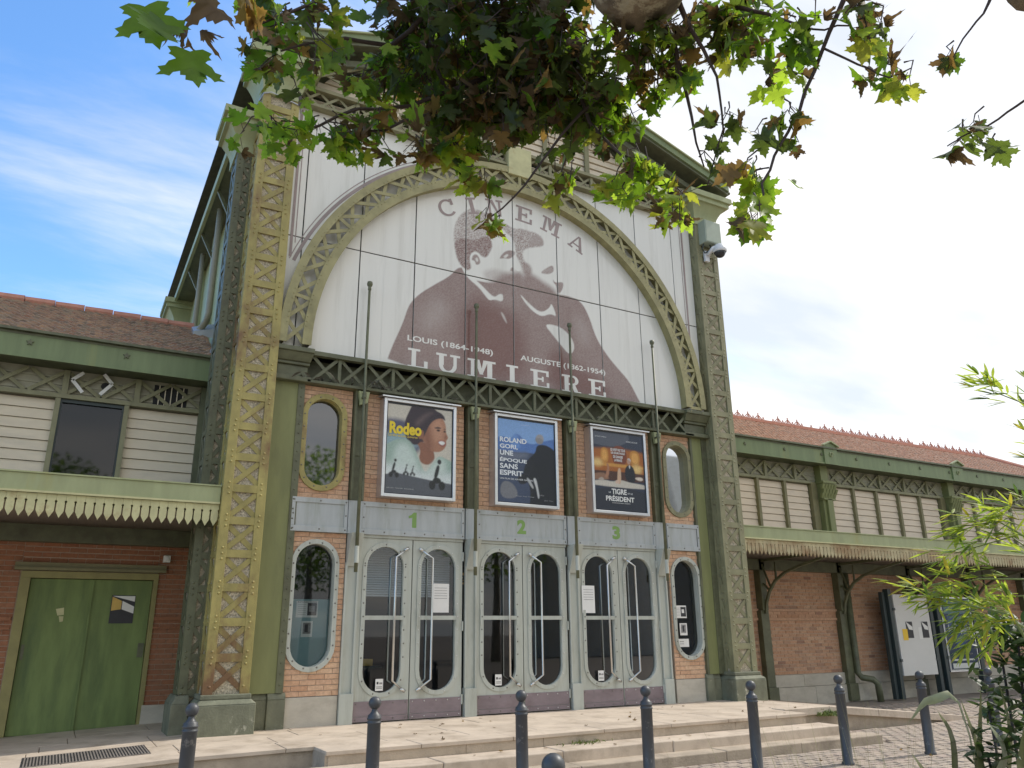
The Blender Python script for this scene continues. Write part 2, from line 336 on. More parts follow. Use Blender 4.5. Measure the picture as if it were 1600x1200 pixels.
# ---------------------------------------------------------------- mesh builder
class MB:
    def __init__(s):
        s.v = []; s.f = []; s.m = []
    def quadbox(s, c, mi=0):
        b = len(s.v); s.v += [tuple(p) for p in c]
        for q in ((0, 3, 2, 1), (4, 5, 6, 7), (0, 1, 5, 4), (1, 2, 6, 5), (2, 3, 7, 6), (3, 0, 4, 7)):
            s.f.append(tuple(b+i for i in q)); s.m.append(mi)
        return s
    def box(s, x0, x1, y0, y1, z0, z1, mi=0):
        return s.quadbox([(x0, y0, z0), (x1, y0, z0), (x1, y1, z0), (x0, y1, z0), (x0, y0, z1), (x1, y0, z1), (x1, y1, z1), (x0, y1, z1)], mi)
    def frustum(s, b, t, z0, z1, mi=0):   # b,t = (x0,x1,y0,y1)
        return s.quadbox([(b[0], b[2], z0), (b[1], b[2], z0), (b[1], b[3], z0), (b[0], b[3], z0), (t[0], t[2], z1), (t[1], t[2], z1), (t[1], t[3], z1), (t[0], t[3], z1)], mi)
    def bar(s, p, q, w, t, nrm, mi=0):    # a flat bar from p to q, width w in the plane, thickness t along nrm
        p, q, n = Vector(p), Vector(q), Vector(nrm).normalized()
        d = (q-p).normalized(); sd_ = d.cross(n).normalized()*w/2; n = n*t/2
        return s.quadbox([p-sd_-n, p+sd_-n, p+sd_+n, p-sd_+n, q-sd_-n, q+sd_-n, q+sd_+n, q-sd_+n], mi)
    def prism(s, poly, y0, y1, mi=0, caps=True):  # poly in xz
        n = len(poly); b = len(s.v)
        s.v += [(x, y0, z) for x, z in poly]+[(x, y1, z) for x, z in poly]
        if caps:
            s.f.append(tuple(b+i for i in range(n))); s.m.append(mi)
            s.f.append(tuple(b+n+i for i in reversed(range(n)))); s.m.append(mi)
        for i in range(n):
            j = (i+1) % n
            s.f.append((b+i, b+n+i, b+n+j, b+j)); s.m.append(mi)
        return s
    def poly(s, pts, y, mi=0):
        b = len(s.v); s.v += [(x, y, z) for x, z in pts]
        s.f.append(tuple(range(b, b+len(pts)))); s.m.append(mi); return s
    def face(s, pts, mi=0):
        b = len(s.v); s.v += [tuple(p) for p in pts]
        s.f.append(tuple(range(b, b+len(pts)))); s.m.append(mi); return s
    def ring(s, inner, outer, y0, y1, mi=0):   # closed band between two outlines with the same count
        n = len(inner); b = len(s.v)
        for o_, y in ((inner, y0), (outer, y0), (inner, y1), (outer, y1)):
            s.v += [(x, y, z) for x, z in o_]
        for i in range(n):
            j = (i+1) % n
            s.f += [(b+i, b+n+i, b+n+j, b+j), (b+2*n+j, b+3*n+j, b+3*n+i, b+2*n+i), (b+j, b+2*n+j, b+2*n+i, b+i), (b+n+i, b+3*n+i, b+3*n+j, b+n+j)]
            s.m += [mi]*4
        return s
    def tube(s, pts, rs, n=8, mi=0, cap=True):
        pts = [Vector(p) for p in pts]
        if not isinstance(rs, (list, tuple)):
            rs = [rs]*len(pts)
        b = len(s.v); a = None
        for i, p in enumerate(pts):
            d = (pts[min(i+1, len(pts)-1)]-pts[max(i-1, 0)]).normalized()
            if a is None:
                a = d.orthogonal().normalized()
            a = (a-d*a.dot(d)).normalized(); c = d.cross(a)
            for k in range(n):
                t = 2*math.pi*k/n
                s.v.append(tuple(p+(a*math.cos(t)+c*math.sin(t))*rs[i]))
        for i in range(len(pts)-1):
            for k in range(n):
                l = (k+1) % n
                s.f.append((b+i*n+k, b+i*n+l, b+(i+1)*n+l, b+(i+1)*n+k)); s.m.append(mi)
        if cap:
            s.f.append(tuple(b+k for k in reversed(range(n)))); s.m.append(mi)
            e = b+(len(pts)-1)*n
            s.f.append(tuple(e+k for k in range(n))); s.m.append(mi)
        return s
    def lathe(s, prof, c=(0, 0, 0), n=16, axis='z', mi=0):
        b = len(s.v)
        for r, h in prof:
            for k in range(n):
                t = 2*math.pi*k/n
                u, w = r*math.cos(t), r*math.sin(t)
                s.v.append((c[0]+u, c[1]+w, c[2]+h) if axis == 'z' else (c[0]+u, c[1]+h, c[2]+w))
        for i in range(len(prof)-1):
            for k in range(n):
                l = (k+1) % n
                q = (b+i*n+k, b+i*n+l, b+(i+1)*n+l, b+(i+1)*n+k)
                s.f.append(q if axis == 'z' else q[::-1]); s.m.append(mi)
        return s
    def rivet(s, x, y, z, r=0.016, n=6, nx=0, mi=0):   # dome facing -y (nx=0) or -x (nx=1)
        b = len(s.v)
        for rr, h in ((r, 0), (r*0.75, r*0.55)):
            for k in range(n):
                t = 2*math.pi*k/n
                if nx:
                    s.v.append((x-h, y+rr*math.cos(t), z+rr*math.sin(t)))
                else:
                    s.v.append((x+rr*math.cos(t), y-h, z+rr*math.sin(t)))
        s.v.append((x-r*0.75, y, z) if nx else (x, y-r*0.75, z))
        for k in range(n):
            l = (k+1) % n
            s.f.append((b+k, b+l, b+n+l, b+n+k)); s.m.append(mi)
            s.f.append((b+n+k, b+n+l, b+2*n)); s.m.append(mi)
        return s
    def mesh(s, name, mats, smooth=False):
        me = bpy.data.meshes.new(name)
        me.from_pydata(s.v, [], s.f)
        for m_ in (mats if isinstance(mats, (list, tuple)) else [mats]):
            me.materials.append(M[m_] if isinstance(m_, str) else m_)
        if any(s.m):
            me.polygons.foreach_set('material_index', s.m)
        if smooth:
            me.polygons.foreach_set('use_smooth', [True]*len(me.polygons))
        me.validate(); me.update()
        bm = bmesh.new(); bm.from_mesh(me); bmesh.ops.recalc_face_normals(bm, faces=bm.faces); bm.to_mesh(me); bm.free()
        return me
    def build(s, name, mats, parent=None, smooth=False, kind=None, bevel=0, loc=None):
        return add(name, s.mesh(name, mats, smooth), parent, kind, bevel, loc)
def wmat(o):
    m_ = Matrix.Translation(o.location) @ o.rotation_euler.to_matrix().to_4x4()
    return wmat(o.parent) @ o.matrix_parent_inverse @ m_ if o.parent else m_
def add(name, me, parent=None, kind=None, bevel=0, loc=None, local=False):
    o = bpy.data.objects.new(name, me); COL.objects.link(o)
    if loc is not None:
        o.location = loc
    if parent is not None:
        o.parent = parent
        if not local:
            o.matrix_parent_inverse = wmat(parent).inverted()
    if kind:
        o['kind'] = kind
    if bevel:
        b = o.modifiers.new('bevel', 'BEVEL'); b.width = bevel; b.segments = 2; b.limit_method = 'ANGLE'
    return o
def thing(name, loc, label, cat, group=None, rz=0):
    o = bpy.data.objects.new(name, None); COL.objects.link(o)
    o.location = loc; o.rotation_euler = (0, 0, rz); o.empty_display_size = 0.2
    o['label'] = label; o['category'] = cat
    if group:
        o['group'] = group
    return o
def tag(o, label, cat, group=None):
    o['label'] = label; o['category'] = cat
    if group:
        o['group'] = group
    return o
def stadium(cx, z0, z1, w, n=12):
    r = w/2
    pts = [(cx+r*math.cos(math.pi*k/n), z1-r+r*math.sin(math.pi*k/n)) for k in range(n+1)]
    pts += [(cx-r*math.cos(math.pi*k/n), z0+r-r*math.sin(math.pi*k/n)) for k in range(n+1)]
    return pts
def rect_outline(cx, z0, z1, w, X0, X1, Z0, Z1, n=12):
    # inner stadium and matching outer rectangle outlines, corners included
    r = w/2; inn = []; out = []
    angs = []
    tr = math.atan2(Z1-(z1-r), X1-cx); tl = math.atan2(Z1-(z1-r), X0-cx)
    br = math.atan2(Z0-(z0+r), X1-cx); bl = math.atan2(Z0-(z0+r), X0-cx)
    top = sorted(set([math.pi*k/n for k in range(n+1)]+[tr, tl]))
    bot = sorted(set([-math.pi+math.pi*k/n for k in range(n+1)]+[br, bl]))
    for a in top:
        inn.append((cx+r*math.cos(a), z1-r+r*math.sin(a))); out.append(_hit(cx, z1-r, a, X0, X1, Z0, Z1))
    for a in bot:
        inn.append((cx+r*math.cos(a), z0+r+r*math.sin(a))); out.append(_hit(cx, z0+r, a, X0, X1, Z0, Z1))
    return inn, out
def _hit(cx, cz, a, X0, X1, Z0, Z1):
    c, s_ = math.cos(a), math.sin(a); t = 1e9
    if c > 1e-9: t = min(t, (X1-cx)/c)
    if c < -1e-9: t = min(t, (X0-cx)/c)
    if s_ > 1e-9: t = min(t, (Z1-cz)/s_)
    if s_ < -1e-9: t = min(t, (Z0-cz)/s_)
    return (cx+c*t, cz+s_*t)
# text: outlines from the built-in font, made once before the scene fills up
TXT = {}
def text_mesh(s_, bold=0.0):
    k = (s_, bold)
    if k not in TXT:
        cu = bpy.data.curves.new('lettering', 'FONT'); cu.body = s_; cu.size = 1; cu.offset = bold; cu.resolution_u = 4
        o = bpy.data.objects.new('lettering', cu); COL.objects.link(o)
        dg = bpy.context.evaluated_depsgraph_get()
        me = bpy.data.meshes.new_from_object(o.evaluated_get(dg))
        vs_ = [tuple(v.co) for v in me.vertices]; fs = [tuple(p.vertices) for p in me.polygons]
        bpy.data.objects.remove(o); bpy.data.curves.remove(cu); bpy.data.meshes.remove(me)
        x0 = min(v[0] for v in vs_); x1 = max(v[0] for v in vs_); z0 = min(v[1] for v in vs_); z1 = max(v[1] for v in vs_)
        TXT[k] = (vs_, fs, x0, x1, z0, z1)
    return TXT[k]
def text_into(mb, s_, x0, x1, z0, z1, y, mi=0, bold=0.012):   # fit the words into a box on the plane y
    vs_, fs, a, b, c, d = text_mesh(s_, bold)
    k = len(mb.v)
    mb.v += [(x0+(p[0]-a)/(b-a)*(x1-x0), y, z0+(p[1]-c)/(d-c)*(z1-z0)) for p in vs_]
    for f_ in fs:
        mb.f.append(tuple(k+i for i in f_)); mb.m.append(mi)
    return mb
CLUSTERS=[((1.62,-7.91,4.63),0.59,0.51,0.80,560,"d"),
((2.02,-8.20,4.40),0.51,0.49,0.70,560,"d"),
((1.38,-7.60,4.39),0.34,0.30,0.60,130,"m"),
((1.84,-7.90,4.17),0.41,0.24,0.50,210,"d"),
((2.29,-8.20,4.22),0.31,0.31,0.50,150,"d"),
((0.65,-8.03,4.18),0.34,0.23,0.40,70,"m"),
((0.60,-7.89,4.02),0.19,0.13,0.30,20,"m"),
((0.60,-7.87,3.66),0.18,0.11,0.30,26,"l"),
((0.89,-7.77,3.78),0.21,0.13,0.30,30,"l"),
((1.16,-7.69,3.92),0.22,0.16,0.30,30,"m"),
((1.57,-7.95,3.72),0.19,0.13,0.30,34,"y"),
((1.45,-7.85,3.83),0.15,0.12,0.30,20,"y"),
((1.78,-8.10,3.40),0.08,0.10,0.20,8,"y"),
((1.69,-8.04,3.58),0.10,0.08,0.20,14,"y"),
((2.05,-8.39,3.58),0.06,0.11,0.20,10,"y"),
((2.40,-8.47,3.56),0.15,0.09,0.30,20,"l"),
((2.50,-8.50,3.67),0.13,0.11,0.30,18,"l"),
((2.60,-8.64,3.35),0.13,0.14,0.25,24,"y"),
((2.55,-8.58,3.52),0.11,0.09,0.25,14,"l"),
((2.41,-8.66,4.26),0.24,0.27,0.50,90,"m"),
((2.43,-8.32,4.06),0.18,0.18,0.40,50,"m"),
((2.60,-8.88,4.30),0.27,0.24,0.50,85,"d"),
((2.73,-9.11,4.21),0.23,0.19,0.50,60,"m"),
((2.57,-8.77,4.07),0.23,0.15,0.40,34,"l"),
((2.76,-9.19,3.93),0.11,0.11,0.30,10,"m"),
((2.64,-9.01,3.71),0.08,0.07,0.20,5,"d"),
((2.71,-8.95,3.59),0.05,0.05,0.20,3,"d"),
((2.62,-8.84,3.56),0.08,0.09,0.20,5,"d"),
((2.61,-9.54,3.86),0.10,0.09,0.20,9,"m"),
((2.70,-9.52,3.77),0.12,0.10,0.25,9,"m"),
((2.65,-9.81,3.70),0.12,0.09,0.30,18,"d"),
((2.70,-9.77,3.61),0.07,0.06,0.20,4,"l"),
((2.94,-9.69,3.62),0.11,0.06,0.20,10,"m"),
((3.01,-9.74,3.57),0.06,0.05,0.20,5,"l"),
((2.69,-9.41,3.68),0.05,0.04,0.15,3,"l"),
((2.67,-9.40,3.52),0.06,0.07,0.15,5,"d"),
((2.63,-9.26,3.44),0.06,0.08,0.15,4,"d"),
((2.72,-9.37,3.43),0.05,0.07,0.15,3,"d"),
((2.58,-9.23,3.28),0.07,0.05,0.15,5,"m"),
((2.58,-9.29,3.15),0.13,0.06,0.20,10,"l"),
((2.47,-9.33,2.94),0.09,0.09,0.15,6,"l"),
((3.09,-9.94,3.60),0.05,0.07,0.15,4,"m"),
((3.43,-9.82,3.41),0.11,0.05,0.15,7,"s"),
((3.41,-9.73,3.37),0.06,0.06,0.15,4,"s"),
((3.48,-9.83,3.34),0.04,0.07,0.10,3,"s"),
((1.97,-8.46,5.23),1.68,0.35,0.80,300,"d"),
((2.10,-9.14,5.10),1.71,0.49,1.00,200,"d"),
((0.93,-8.14,4.81),0.65,0.29,0.70,90,"d"),
((2.87,-9.70,4.33),0.45,0.15,0.50,30,"d"),
((0.16,-9.10,3.34),0.16,0.10,0.30,10,"m"),
]
BRANCHES=[("bough",[(1.52,-10.67,4.81),(1.74,-10.02,4.50),(2.01,-9.38,4.38),(2.16,-8.99,4.42),(2.30,-8.63,4.90),(2.36,-8.17,5.62)],[0.26, 0.27, 0.26, 0.27, 0.2, 0.12]),
("limb",[(2.09,-9.08,4.39),(1.95,-8.74,4.63),(1.93,-8.44,4.53),(1.94,-8.26,4.36),(2.08,-8.08,4.23)],[0.12, 0.1, 0.085, 0.07, 0.03]),
("limb",[(1.95,-8.74,4.63),(1.68,-8.37,4.75),(1.48,-8.11,4.74),(1.42,-7.87,4.68)],[0.09, 0.06, 0.045, 0.02]),
("limb",[(2.68,-10.97,4.13),(3.08,-10.50,3.88),(3.29,-10.20,3.83),(3.46,-10.04,4.20)],[0.16, 0.14, 0.1, 0.05]),
("twig",[(1.48,-8.11,4.74),(1.23,-7.87,4.45),(0.94,-7.95,4.32),(0.61,-7.95,4.10)],[0.02, 0.014, 0.01, 0.005]),
("twig",[(1.78,-8.01,4.34),(1.39,-7.80,4.14),(1.07,-7.84,3.98),(0.77,-7.83,3.74),(0.54,-7.87,3.67)],[0.016, 0.012, 0.009, 0.007, 0.004]),
("twig",[(1.96,-8.01,4.23),(1.59,-7.89,4.15),(1.26,-7.75,3.96),(0.83,-7.74,3.76)],[0.014, 0.01, 0.008, 0.004]),
("twig",[(1.42,-7.87,4.68),(1.61,-7.85,4.26),(1.62,-7.92,3.82),(1.70,-8.02,3.54)],[0.015, 0.011, 0.008, 0.004]),
("twig",[(2.38,-8.46,4.25),(2.09,-8.34,3.85),(1.94,-8.17,3.57),(1.77,-8.07,3.37)],[0.012, 0.008, 0.006, 0.004]),
("twig",[(2.21,-8.32,4.24),(2.24,-8.39,3.95),(2.41,-8.54,3.62),(2.60,-8.67,3.38)],[0.014, 0.01, 0.007, 0.004]),
("twig",[(2.16,-8.99,4.42),(2.46,-8.87,4.25),(2.56,-8.84,3.97),(2.65,-8.83,3.53)],[0.03, 0.018, 0.01, 0.004]),
("twig",[(2.37,-9.04,4.31),(2.60,-9.03,3.94),(2.66,-8.98,3.67),(2.69,-8.80,3.44)],[0.016, 0.007, 0.005, 0.003]),
("twig",[(2.68,-9.84,4.00),(2.71,-9.72,3.90),(2.73,-9.56,3.75),(2.70,-9.42,3.51),(2.63,-9.35,3.35),(2.56,-9.27,3.16),(2.50,-9.32,2.98)],[0.02, 0.012, 0.009, 0.008, 0.007, 0.006, 0.004]),
("twig",[(2.60,-9.21,4.24),(2.68,-9.42,4.02),(2.73,-9.53,3.90),(2.77,-9.69,3.81)],[0.012, 0.007, 0.005, 0.004]),
("twig",[(2.73,-9.57,3.76),(2.86,-9.64,3.67),(2.97,-9.71,3.59),(3.01,-9.79,3.60)],[0.006, 0.005, 0.004, 0.003]),
("twig",[(3.21,-10.12,3.89),(3.16,-10.06,3.75),(3.09,-9.99,3.64),(3.10,-9.93,3.59)],[0.01, 0.005, 0.004, 0.003]),
("twig",[(3.58,-10.13,3.57),(3.48,-10.00,3.46),(3.45,-9.89,3.42),(3.40,-9.74,3.40),(3.38,-9.68,3.38)],[0.008, 0.006, 0.005, 0.004, 0.003]),
("twig",[(0.20,-9.48,3.30),(0.13,-9.55,2.95),(0.09,-9.62,2.73),(0.07,-9.66,2.62)],[0.012, 0.008, 0.005, 0.003]),
("twig",[(1.21,-8.19,4.77),(0.96,-8.08,4.61),(0.70,-8.05,4.35),(0.47,-7.99,4.17)],[0.02, 0.014, 0.01, 0.005]),
]
BIGLEAVES=[((0.03,-9.79,2.55),(-0.01,-9.81,2.49),0.17,"g"),
((-0.02,-9.77,2.60),(0.02,-9.76,2.51),0.20,"g"),
((0.09,-9.77,2.52),(0.11,-9.76,2.42),0.19,"g"),
((0.10,-9.82,2.66),(0.17,-9.80,2.54),0.20,"b"),
((0.07,-9.69,2.66),(0.05,-9.71,2.61),0.09,"b"),
((0.10,-9.69,2.65),(0.13,-9.73,2.62),0.09,"b"),
((0.09,-9.66,2.62),(0.09,-9.69,2.58),0.07,"b"),
((2.44,-9.35,3.01),(2.48,-9.32,2.80),0.24,"l"),
((2.40,-9.31,3.00),(2.36,-9.26,2.90),0.13,"l"),
((2.57,-9.42,3.10),(2.57,-9.44,3.03),0.14,"m"),
((2.59,-9.39,3.77),(2.55,-9.35,3.69),0.16,"d"),
((2.70,-9.54,3.77),(2.67,-9.50,3.70),0.19,"m"),
((2.68,-9.43,3.72),(2.66,-9.42,3.63),0.13,"l"),
((2.28,-8.73,4.11),(2.18,-8.73,4.11),0.20,"l"),
((2.62,-9.31,3.99),(2.64,-9.34,3.92),0.17,"o"),
((2.47,-9.24,4.08),(2.48,-9.30,4.04),0.17,"y"),
((2.41,-8.82,3.93),(2.38,-8.83,3.88),0.12,"l"),
((1.55,-8.53,4.09),(1.56,-8.47,3.94),0.20,"l"),
((1.60,-8.58,4.11),(1.64,-8.58,4.01),0.15,"l"),
((0.54,-8.09,3.63),(0.49,-8.08,3.54),0.17,"l"),
((0.55,-8.02,3.53),(0.57,-8.07,3.52),0.15,"l"),
((1.35,-8.10,3.87),(1.11,-8.06,3.83),0.20,"l"),
((1.10,-8.15,4.19),(1.14,-8.19,4.15),0.16,"l"),
((1.05,-8.00,4.03),(0.98,-7.97,3.94),0.15,"l"),
]
BAMBOO=[[(2.90,-9.99,0.67),(3.05,-9.96,1.16),(3.13,-9.97,1.69),(3.15,-9.91,2.01),(3.06,-9.80,2.10)],
[(2.80,-10.00,0.68),(2.93,-9.96,1.04),(2.95,-9.89,1.36),(2.92,-9.73,1.37),(2.81,-9.56,1.33)],
[(2.81,-10.02,0.68),(2.95,-10.00,1.20),(3.01,-9.92,1.47),(3.04,-9.77,1.58),(2.97,-9.66,1.57)],
[(2.98,-9.93,0.65),(3.14,-9.92,1.16),(3.20,-9.83,1.43),(3.14,-9.75,1.53),(3.05,-9.57,1.48)],
[(2.70,-10.04,0.70),(2.82,-9.97,1.00),(2.83,-9.87,1.24),(2.81,-9.73,1.28),(2.75,-9.65,1.31)],
[(2.89,-9.96,0.67),(3.00,-9.88,1.05),(3.07,-9.79,1.31),(3.01,-9.68,1.30),(2.93,-9.65,1.23)],
[(2.80,-10.00,0.68),(2.84,-9.99,1.06),(2.81,-9.93,1.19),(2.78,-9.88,1.23),(2.73,-9.80,1.18)],
[(3.08,-9.90,0.64),(3.15,-9.93,1.16),(3.13,-9.92,1.46),(3.08,-9.86,1.61),(3.05,-9.80,1.62)]]
FLAX=[((2.77,-9.60,0.56),(2.81,-9.59,0.82),(2.80,-9.56,0.92),0.085),
((2.80,-9.65,0.57),(2.86,-9.66,0.84),(2.89,-9.68,1.00),0.076),
((2.73,-9.72,0.59),(2.76,-9.71,0.79),(2.76,-9.68,0.97),0.085),
((2.75,-9.74,0.59),(2.80,-9.77,0.80),(2.75,-9.77,0.90),0.093),
((2.66,-9.62,0.58),(2.66,-9.58,0.71),(2.65,-9.54,0.79),0.076),
((2.70,-9.86,0.62),(2.74,-9.86,0.81),(2.79,-9.91,1.00),0.085),
((2.65,-9.96,0.64),(2.68,-9.94,0.86),(2.73,-10.01,1.07),0.085),
((2.93,-9.58,0.83),(2.84,-9.52,0.95),(2.70,-9.51,0.88),0.036),
((2.93,-9.67,0.56),(2.99,-9.69,0.84),(3.00,-9.68,1.03),0.068)]
SHRUB=[((3.13,-9.69,1.07),0.12,0.13,40),
((3.12,-9.69,0.98),0.12,0.15,40),
((3.19,-9.60,1.18),0.11,0.06,30),
((3.14,-9.54,0.90),0.04,0.09,14),
((3.14,-9.70,1.16),0.09,0.09,30),
((2.84,-9.82,0.84),0.11,0.11,40),
((2.78,-9.73,0.80),0.08,0.05,12)]
MURAL=[
(.82,.02,.06,[(4.04,5.3),(4.13,5.62),(4.32,6.10),(4.40,6.42),(4.57,6.65),(4.88,6.91),(5.15,7.12),(5.29,7.31),(5.40,7.34),(5.75,7.2),(6.2,7.15),(6.9,7.22),(7.40,7.24),(7.62,7.25),(7.88,7.21),(8.06,6.94),(8.19,6.53),(8.42,6.22),(8.65,6.00),(8.94,5.75),(9.10,5.47),(9.21,5.3)]),
(1.0,.5,.05,[(5.6,6.9),(6.2,6.7),(6.6,6.6),(6.7,5.6),(6.2,5.3),(5.5,5.4),(5.3,6.2)]),(1.0,.4,.05,[(7.2,6.2),(7.7,5.9),(8.3,5.7),(8.6,5.3),(7.0,5.3)]),(.68,.4,.05,[(4.6,6.4),(5.0,6.7),(5.2,6.4),(4.7,5.9)]),(.70,.35,.05,[(7.7,6.9),(8.0,6.8),(8.1,6.4),(7.8,6.3)]),
(0,0.02,0,[(5.21,8.05),(5.26,8.25),(5.38,8.42),(5.54,8.56),(5.7,8.56),(6.04,8.48),(6.33,8.37),(6.45,8.2),(6.61,8.39),(6.86,8.43),(7.09,8.31),(7.07,8.14),(7.26,7.96),(7.33,7.84),(7.27,7.58),(7.5,7.51),(7.39,7.32),(6.84,7.34),(6.35,7.24),(6.01,7.16),(5.76,7.15),(5.64,7.15),(5.48,7.16),(5.34,7.38),(5.26,7.54),(5.2,7.8)]),
(0.5,0.05,0.55,[(5.21,8.05),(5.26,8.25),(5.38,8.42),(5.54,8.56),(5.7,8.57),(5.87,8.53),(6.04,8.48),(6.21,8.45),(6.33,8.37),(6.42,8.22),(6.33,8.2),(6.21,8.31),(6.09,8.35),(5.97,8.25),(5.92,8.12),(5.98,7.94),(5.94,7.79),(5.85,7.63),(5.75,7.66),(5.64,7.72),(5.52,7.65),(5.51,7.51),(5.57,7.38),(5.48,7.3),(5.34,7.38),(5.26,7.54),(5.21,7.8)]),
(0.8,0.05,0.25,[(5.22,7.82),(5.4,7.94),(5.64,7.92),(5.75,8.03),(5.92,8.09),(5.99,7.92),(5.93,7.77),(5.85,7.63),(5.75,7.66),(5.66,7.72),(5.55,7.65),(5.52,7.46),(5.56,7.36),(5.48,7.3),(5.35,7.38),(5.26,7.54)]),
(0,0.012,0,[(5.52,7.53),(5.55,7.65),(5.64,7.72),(5.74,7.68),(5.78,7.52),(5.82,7.37),(5.73,7.33),(5.6,7.39)]),
(0.75,0.015,0.1,[(5.56,7.52),(5.59,7.63),(5.67,7.67),(5.73,7.58),(5.74,7.49),(5.65,7.44),(5.63,7.53)]),
(0.15,0.012,0,[(5.63,7.56),(5.67,7.61),(5.71,7.55),(5.67,7.5)]),
(0.35,0.14,0.1,[(5.78,7.34),(5.97,7.45),(6.2,7.46),(6.32,7.39),(6.11,7.23),(5.87,7.18)]),
(0.8,0.17,0.08,[(5.8,7.05),(6.01,7.23),(6.23,7.41),(6.41,7.48),(6.59,7.54),(6.71,7.2),(6.68,6.87),(6.2,6.77),(6.01,6.85)]),
(0.75,0.02,0.1,[(6.11,7.67),(6.21,7.83),(6.33,7.91),(6.46,7.91),(6.44,7.82),(6.33,7.72),(6.23,7.72)]),
(0.1,0.015,0,[(6.2,7.74),(6.27,7.81),(6.33,7.82),(6.26,7.72)]),
(0,0.02,0,[(6.42,7.72),(6.5,7.76),(6.59,7.57),(6.52,7.51),(6.43,7.56)]),
(0.7,0.02,0,[(6.34,7.48),(6.38,7.58),(6.43,7.56),(6.42,7.5)]),
(0.55,0.05,0.55,[(6.21,8.45),(6.43,8.37),(6.61,8.42),(6.78,8.41),(6.96,8.41),(7.09,8.31),(7.07,8.16),(6.85,8.09),(6.67,8.02),(6.6,7.9),(6.67,7.73),(6.79,7.66),(6.64,7.56),(6.55,7.7),(6.47,7.85),(6.46,8.06),(6.35,8.23)]),
(0.62,0.03,0.15,[(6.73,8.11),(6.8,8.29),(6.93,8.4),(7.07,8.31),(7.08,8.16),(6.93,8.15),(6.83,8.07)]),
(0.7,0.1,0.2,[(6.59,7.71),(6.77,7.73),(6.82,7.57),(6.76,7.44),(6.62,7.48)]),
(0.8,0.17,0.08,[(6.64,7.51),(6.84,7.53),(7.04,7.43),(7.29,7.34),(7.4,7.16),(7.08,6.95),(6.73,6.88),(6.54,7.28)]),
(0.65,0.025,0.15,[(6.98,7.59),(7.12,7.72),(7.28,7.83),(7.3,7.7),(7.22,7.63),(7.14,7.6)]),
(0.75,0.015,0.1,[(7.27,7.53),(7.3,7.47),(7.37,7.48),(7.5,7.52),(7.49,7.39),(7.42,7.27),(7.35,7.25),(7.34,7.42),(7.28,7.45)]),
(0,0.015,0,[(5.35,7.36),(5.48,7.16),(5.71,7.03),(5.83,6.9),(5.92,6.81),(6.02,6.86),(6.2,6.84),(6.2,7.0),(6.11,6.98),(6.01,6.88),(5.78,7.07),(5.63,7.17),(5.48,7.3)]),
(.0,.012,0,[(6.51,7.11),(6.74,6.92),(6.98,6.78),(7.18,6.92),(7.22,7.05),(7.34,6.76),(7.20,6.82),(6.99,6.70),(6.72,6.84)]),(.0,.015,0,[(7.04,6.59),(7.37,6.60),(7.56,6.50),(7.69,6.35),(7.70,6.18),(7.59,6.06),(7.41,6.22),(7.23,6.40)]),(.35,.03,0,[(6.14,6.66),(6.20,6.52),(6.29,6.42),(6.22,6.6)])]
# soft printed pictures: colour per point of a fine grid, from rounded outlines with soft edges
import numpy as np
def chaikin(p, k=2):
    p = np.array(p, float)
    for _ in range(k):
        q = np.roll(p, -1, 0); p = np.stack([p*.75+q*.25, p*.25+q*.75], 1).reshape(-1, 2)
    return p
def soft_mask(P, poly, soft, k=2):
    E = chaikin(poly, k); out = np.zeros(len(P))
    lo, hi = E.min(0)-soft, E.max(0)+soft
    idx = np.where((P[:, 0] > lo[0]) & (P[:, 0] < hi[0]) & (P[:, 1] > lo[1]) & (P[:, 1] < hi[1]))[0]
    if not len(idx): return out
    Q = P[idx]; A = E; B = np.roll(E, -1, 0); inside = np.zeros(len(Q), bool); dm = np.full(len(Q), 1e9)
    for a, b in zip(A, B):
        d = b-a; L2 = max(d @ d, 1e-12)
        t = np.clip(((Q-a) @ d)/L2, 0, 1); r = Q-a-t[:, None]*d; dm = np.minimum(dm, (r*r).sum(1))
        if a[1] != b[1]:
            c = ((a[1] > Q[:, 1]) != (b[1] > Q[:, 1])) & (Q[:, 0] < (b[0]-a[0])*(Q[:, 1]-a[1])/(b[1]-a[1])+a[0]); inside ^= c
    sdv = np.sqrt(dm)*np.where(inside, 1, -1)
    m_ = np.clip(.5+sdv/soft, 0, 1); out[idx] = m_*m_*(3-2*m_); return out
RNG = np.random.default_rng(5)
def grid_mesh(name, x0, x1, z0, z1, y, step, m_, colf):
    nx = max(2, int((x1-x0)/step)+1); nz_ = max(2, int((z1-z0)/step)+1)
    gx, gz = np.meshgrid(np.linspace(x0, x1, nx), np.linspace(z0, z1, nz_)); P = np.stack([gx.ravel(), gz.ravel()], 1)
    me = bpy.data.meshes.new(name)
    i = np.arange((nx-1)*(nz_-1)); r_ = i//(nx-1); c_ = i % (nx-1); a = r_*nx+c_
    F = np.stack([a, a+1, a+1+nx, a+nx], 1)
    me.from_pydata([(p[0], y, p[1]) for p in P.tolist()], [], F.tolist())
    col = colf(P); at = me.color_attributes.new('print', 'FLOAT_COLOR', 'POINT')
    at.data.foreach_set('color', np.concatenate([col, np.ones((len(P), 1))], 1).astype(np.float32).ravel())
    me.materials.append(m_); me.update(); return me
def printmat(name, rough=.35):
    m_ = bpy.data.materials.new(name); m_.use_nodes = True; nt = m_.node_tree; b = nt.nodes['Principled BSDF']
    a = nt.nodes.new('ShaderNodeAttribute'); a.attribute_name = 'print'
    nt.links.new(a.outputs['Color'], b.inputs['Base Color']); b.inputs['Roughness'].default_value = rough
    return m_
M['photo'] = printmat('printed_poster', .5)
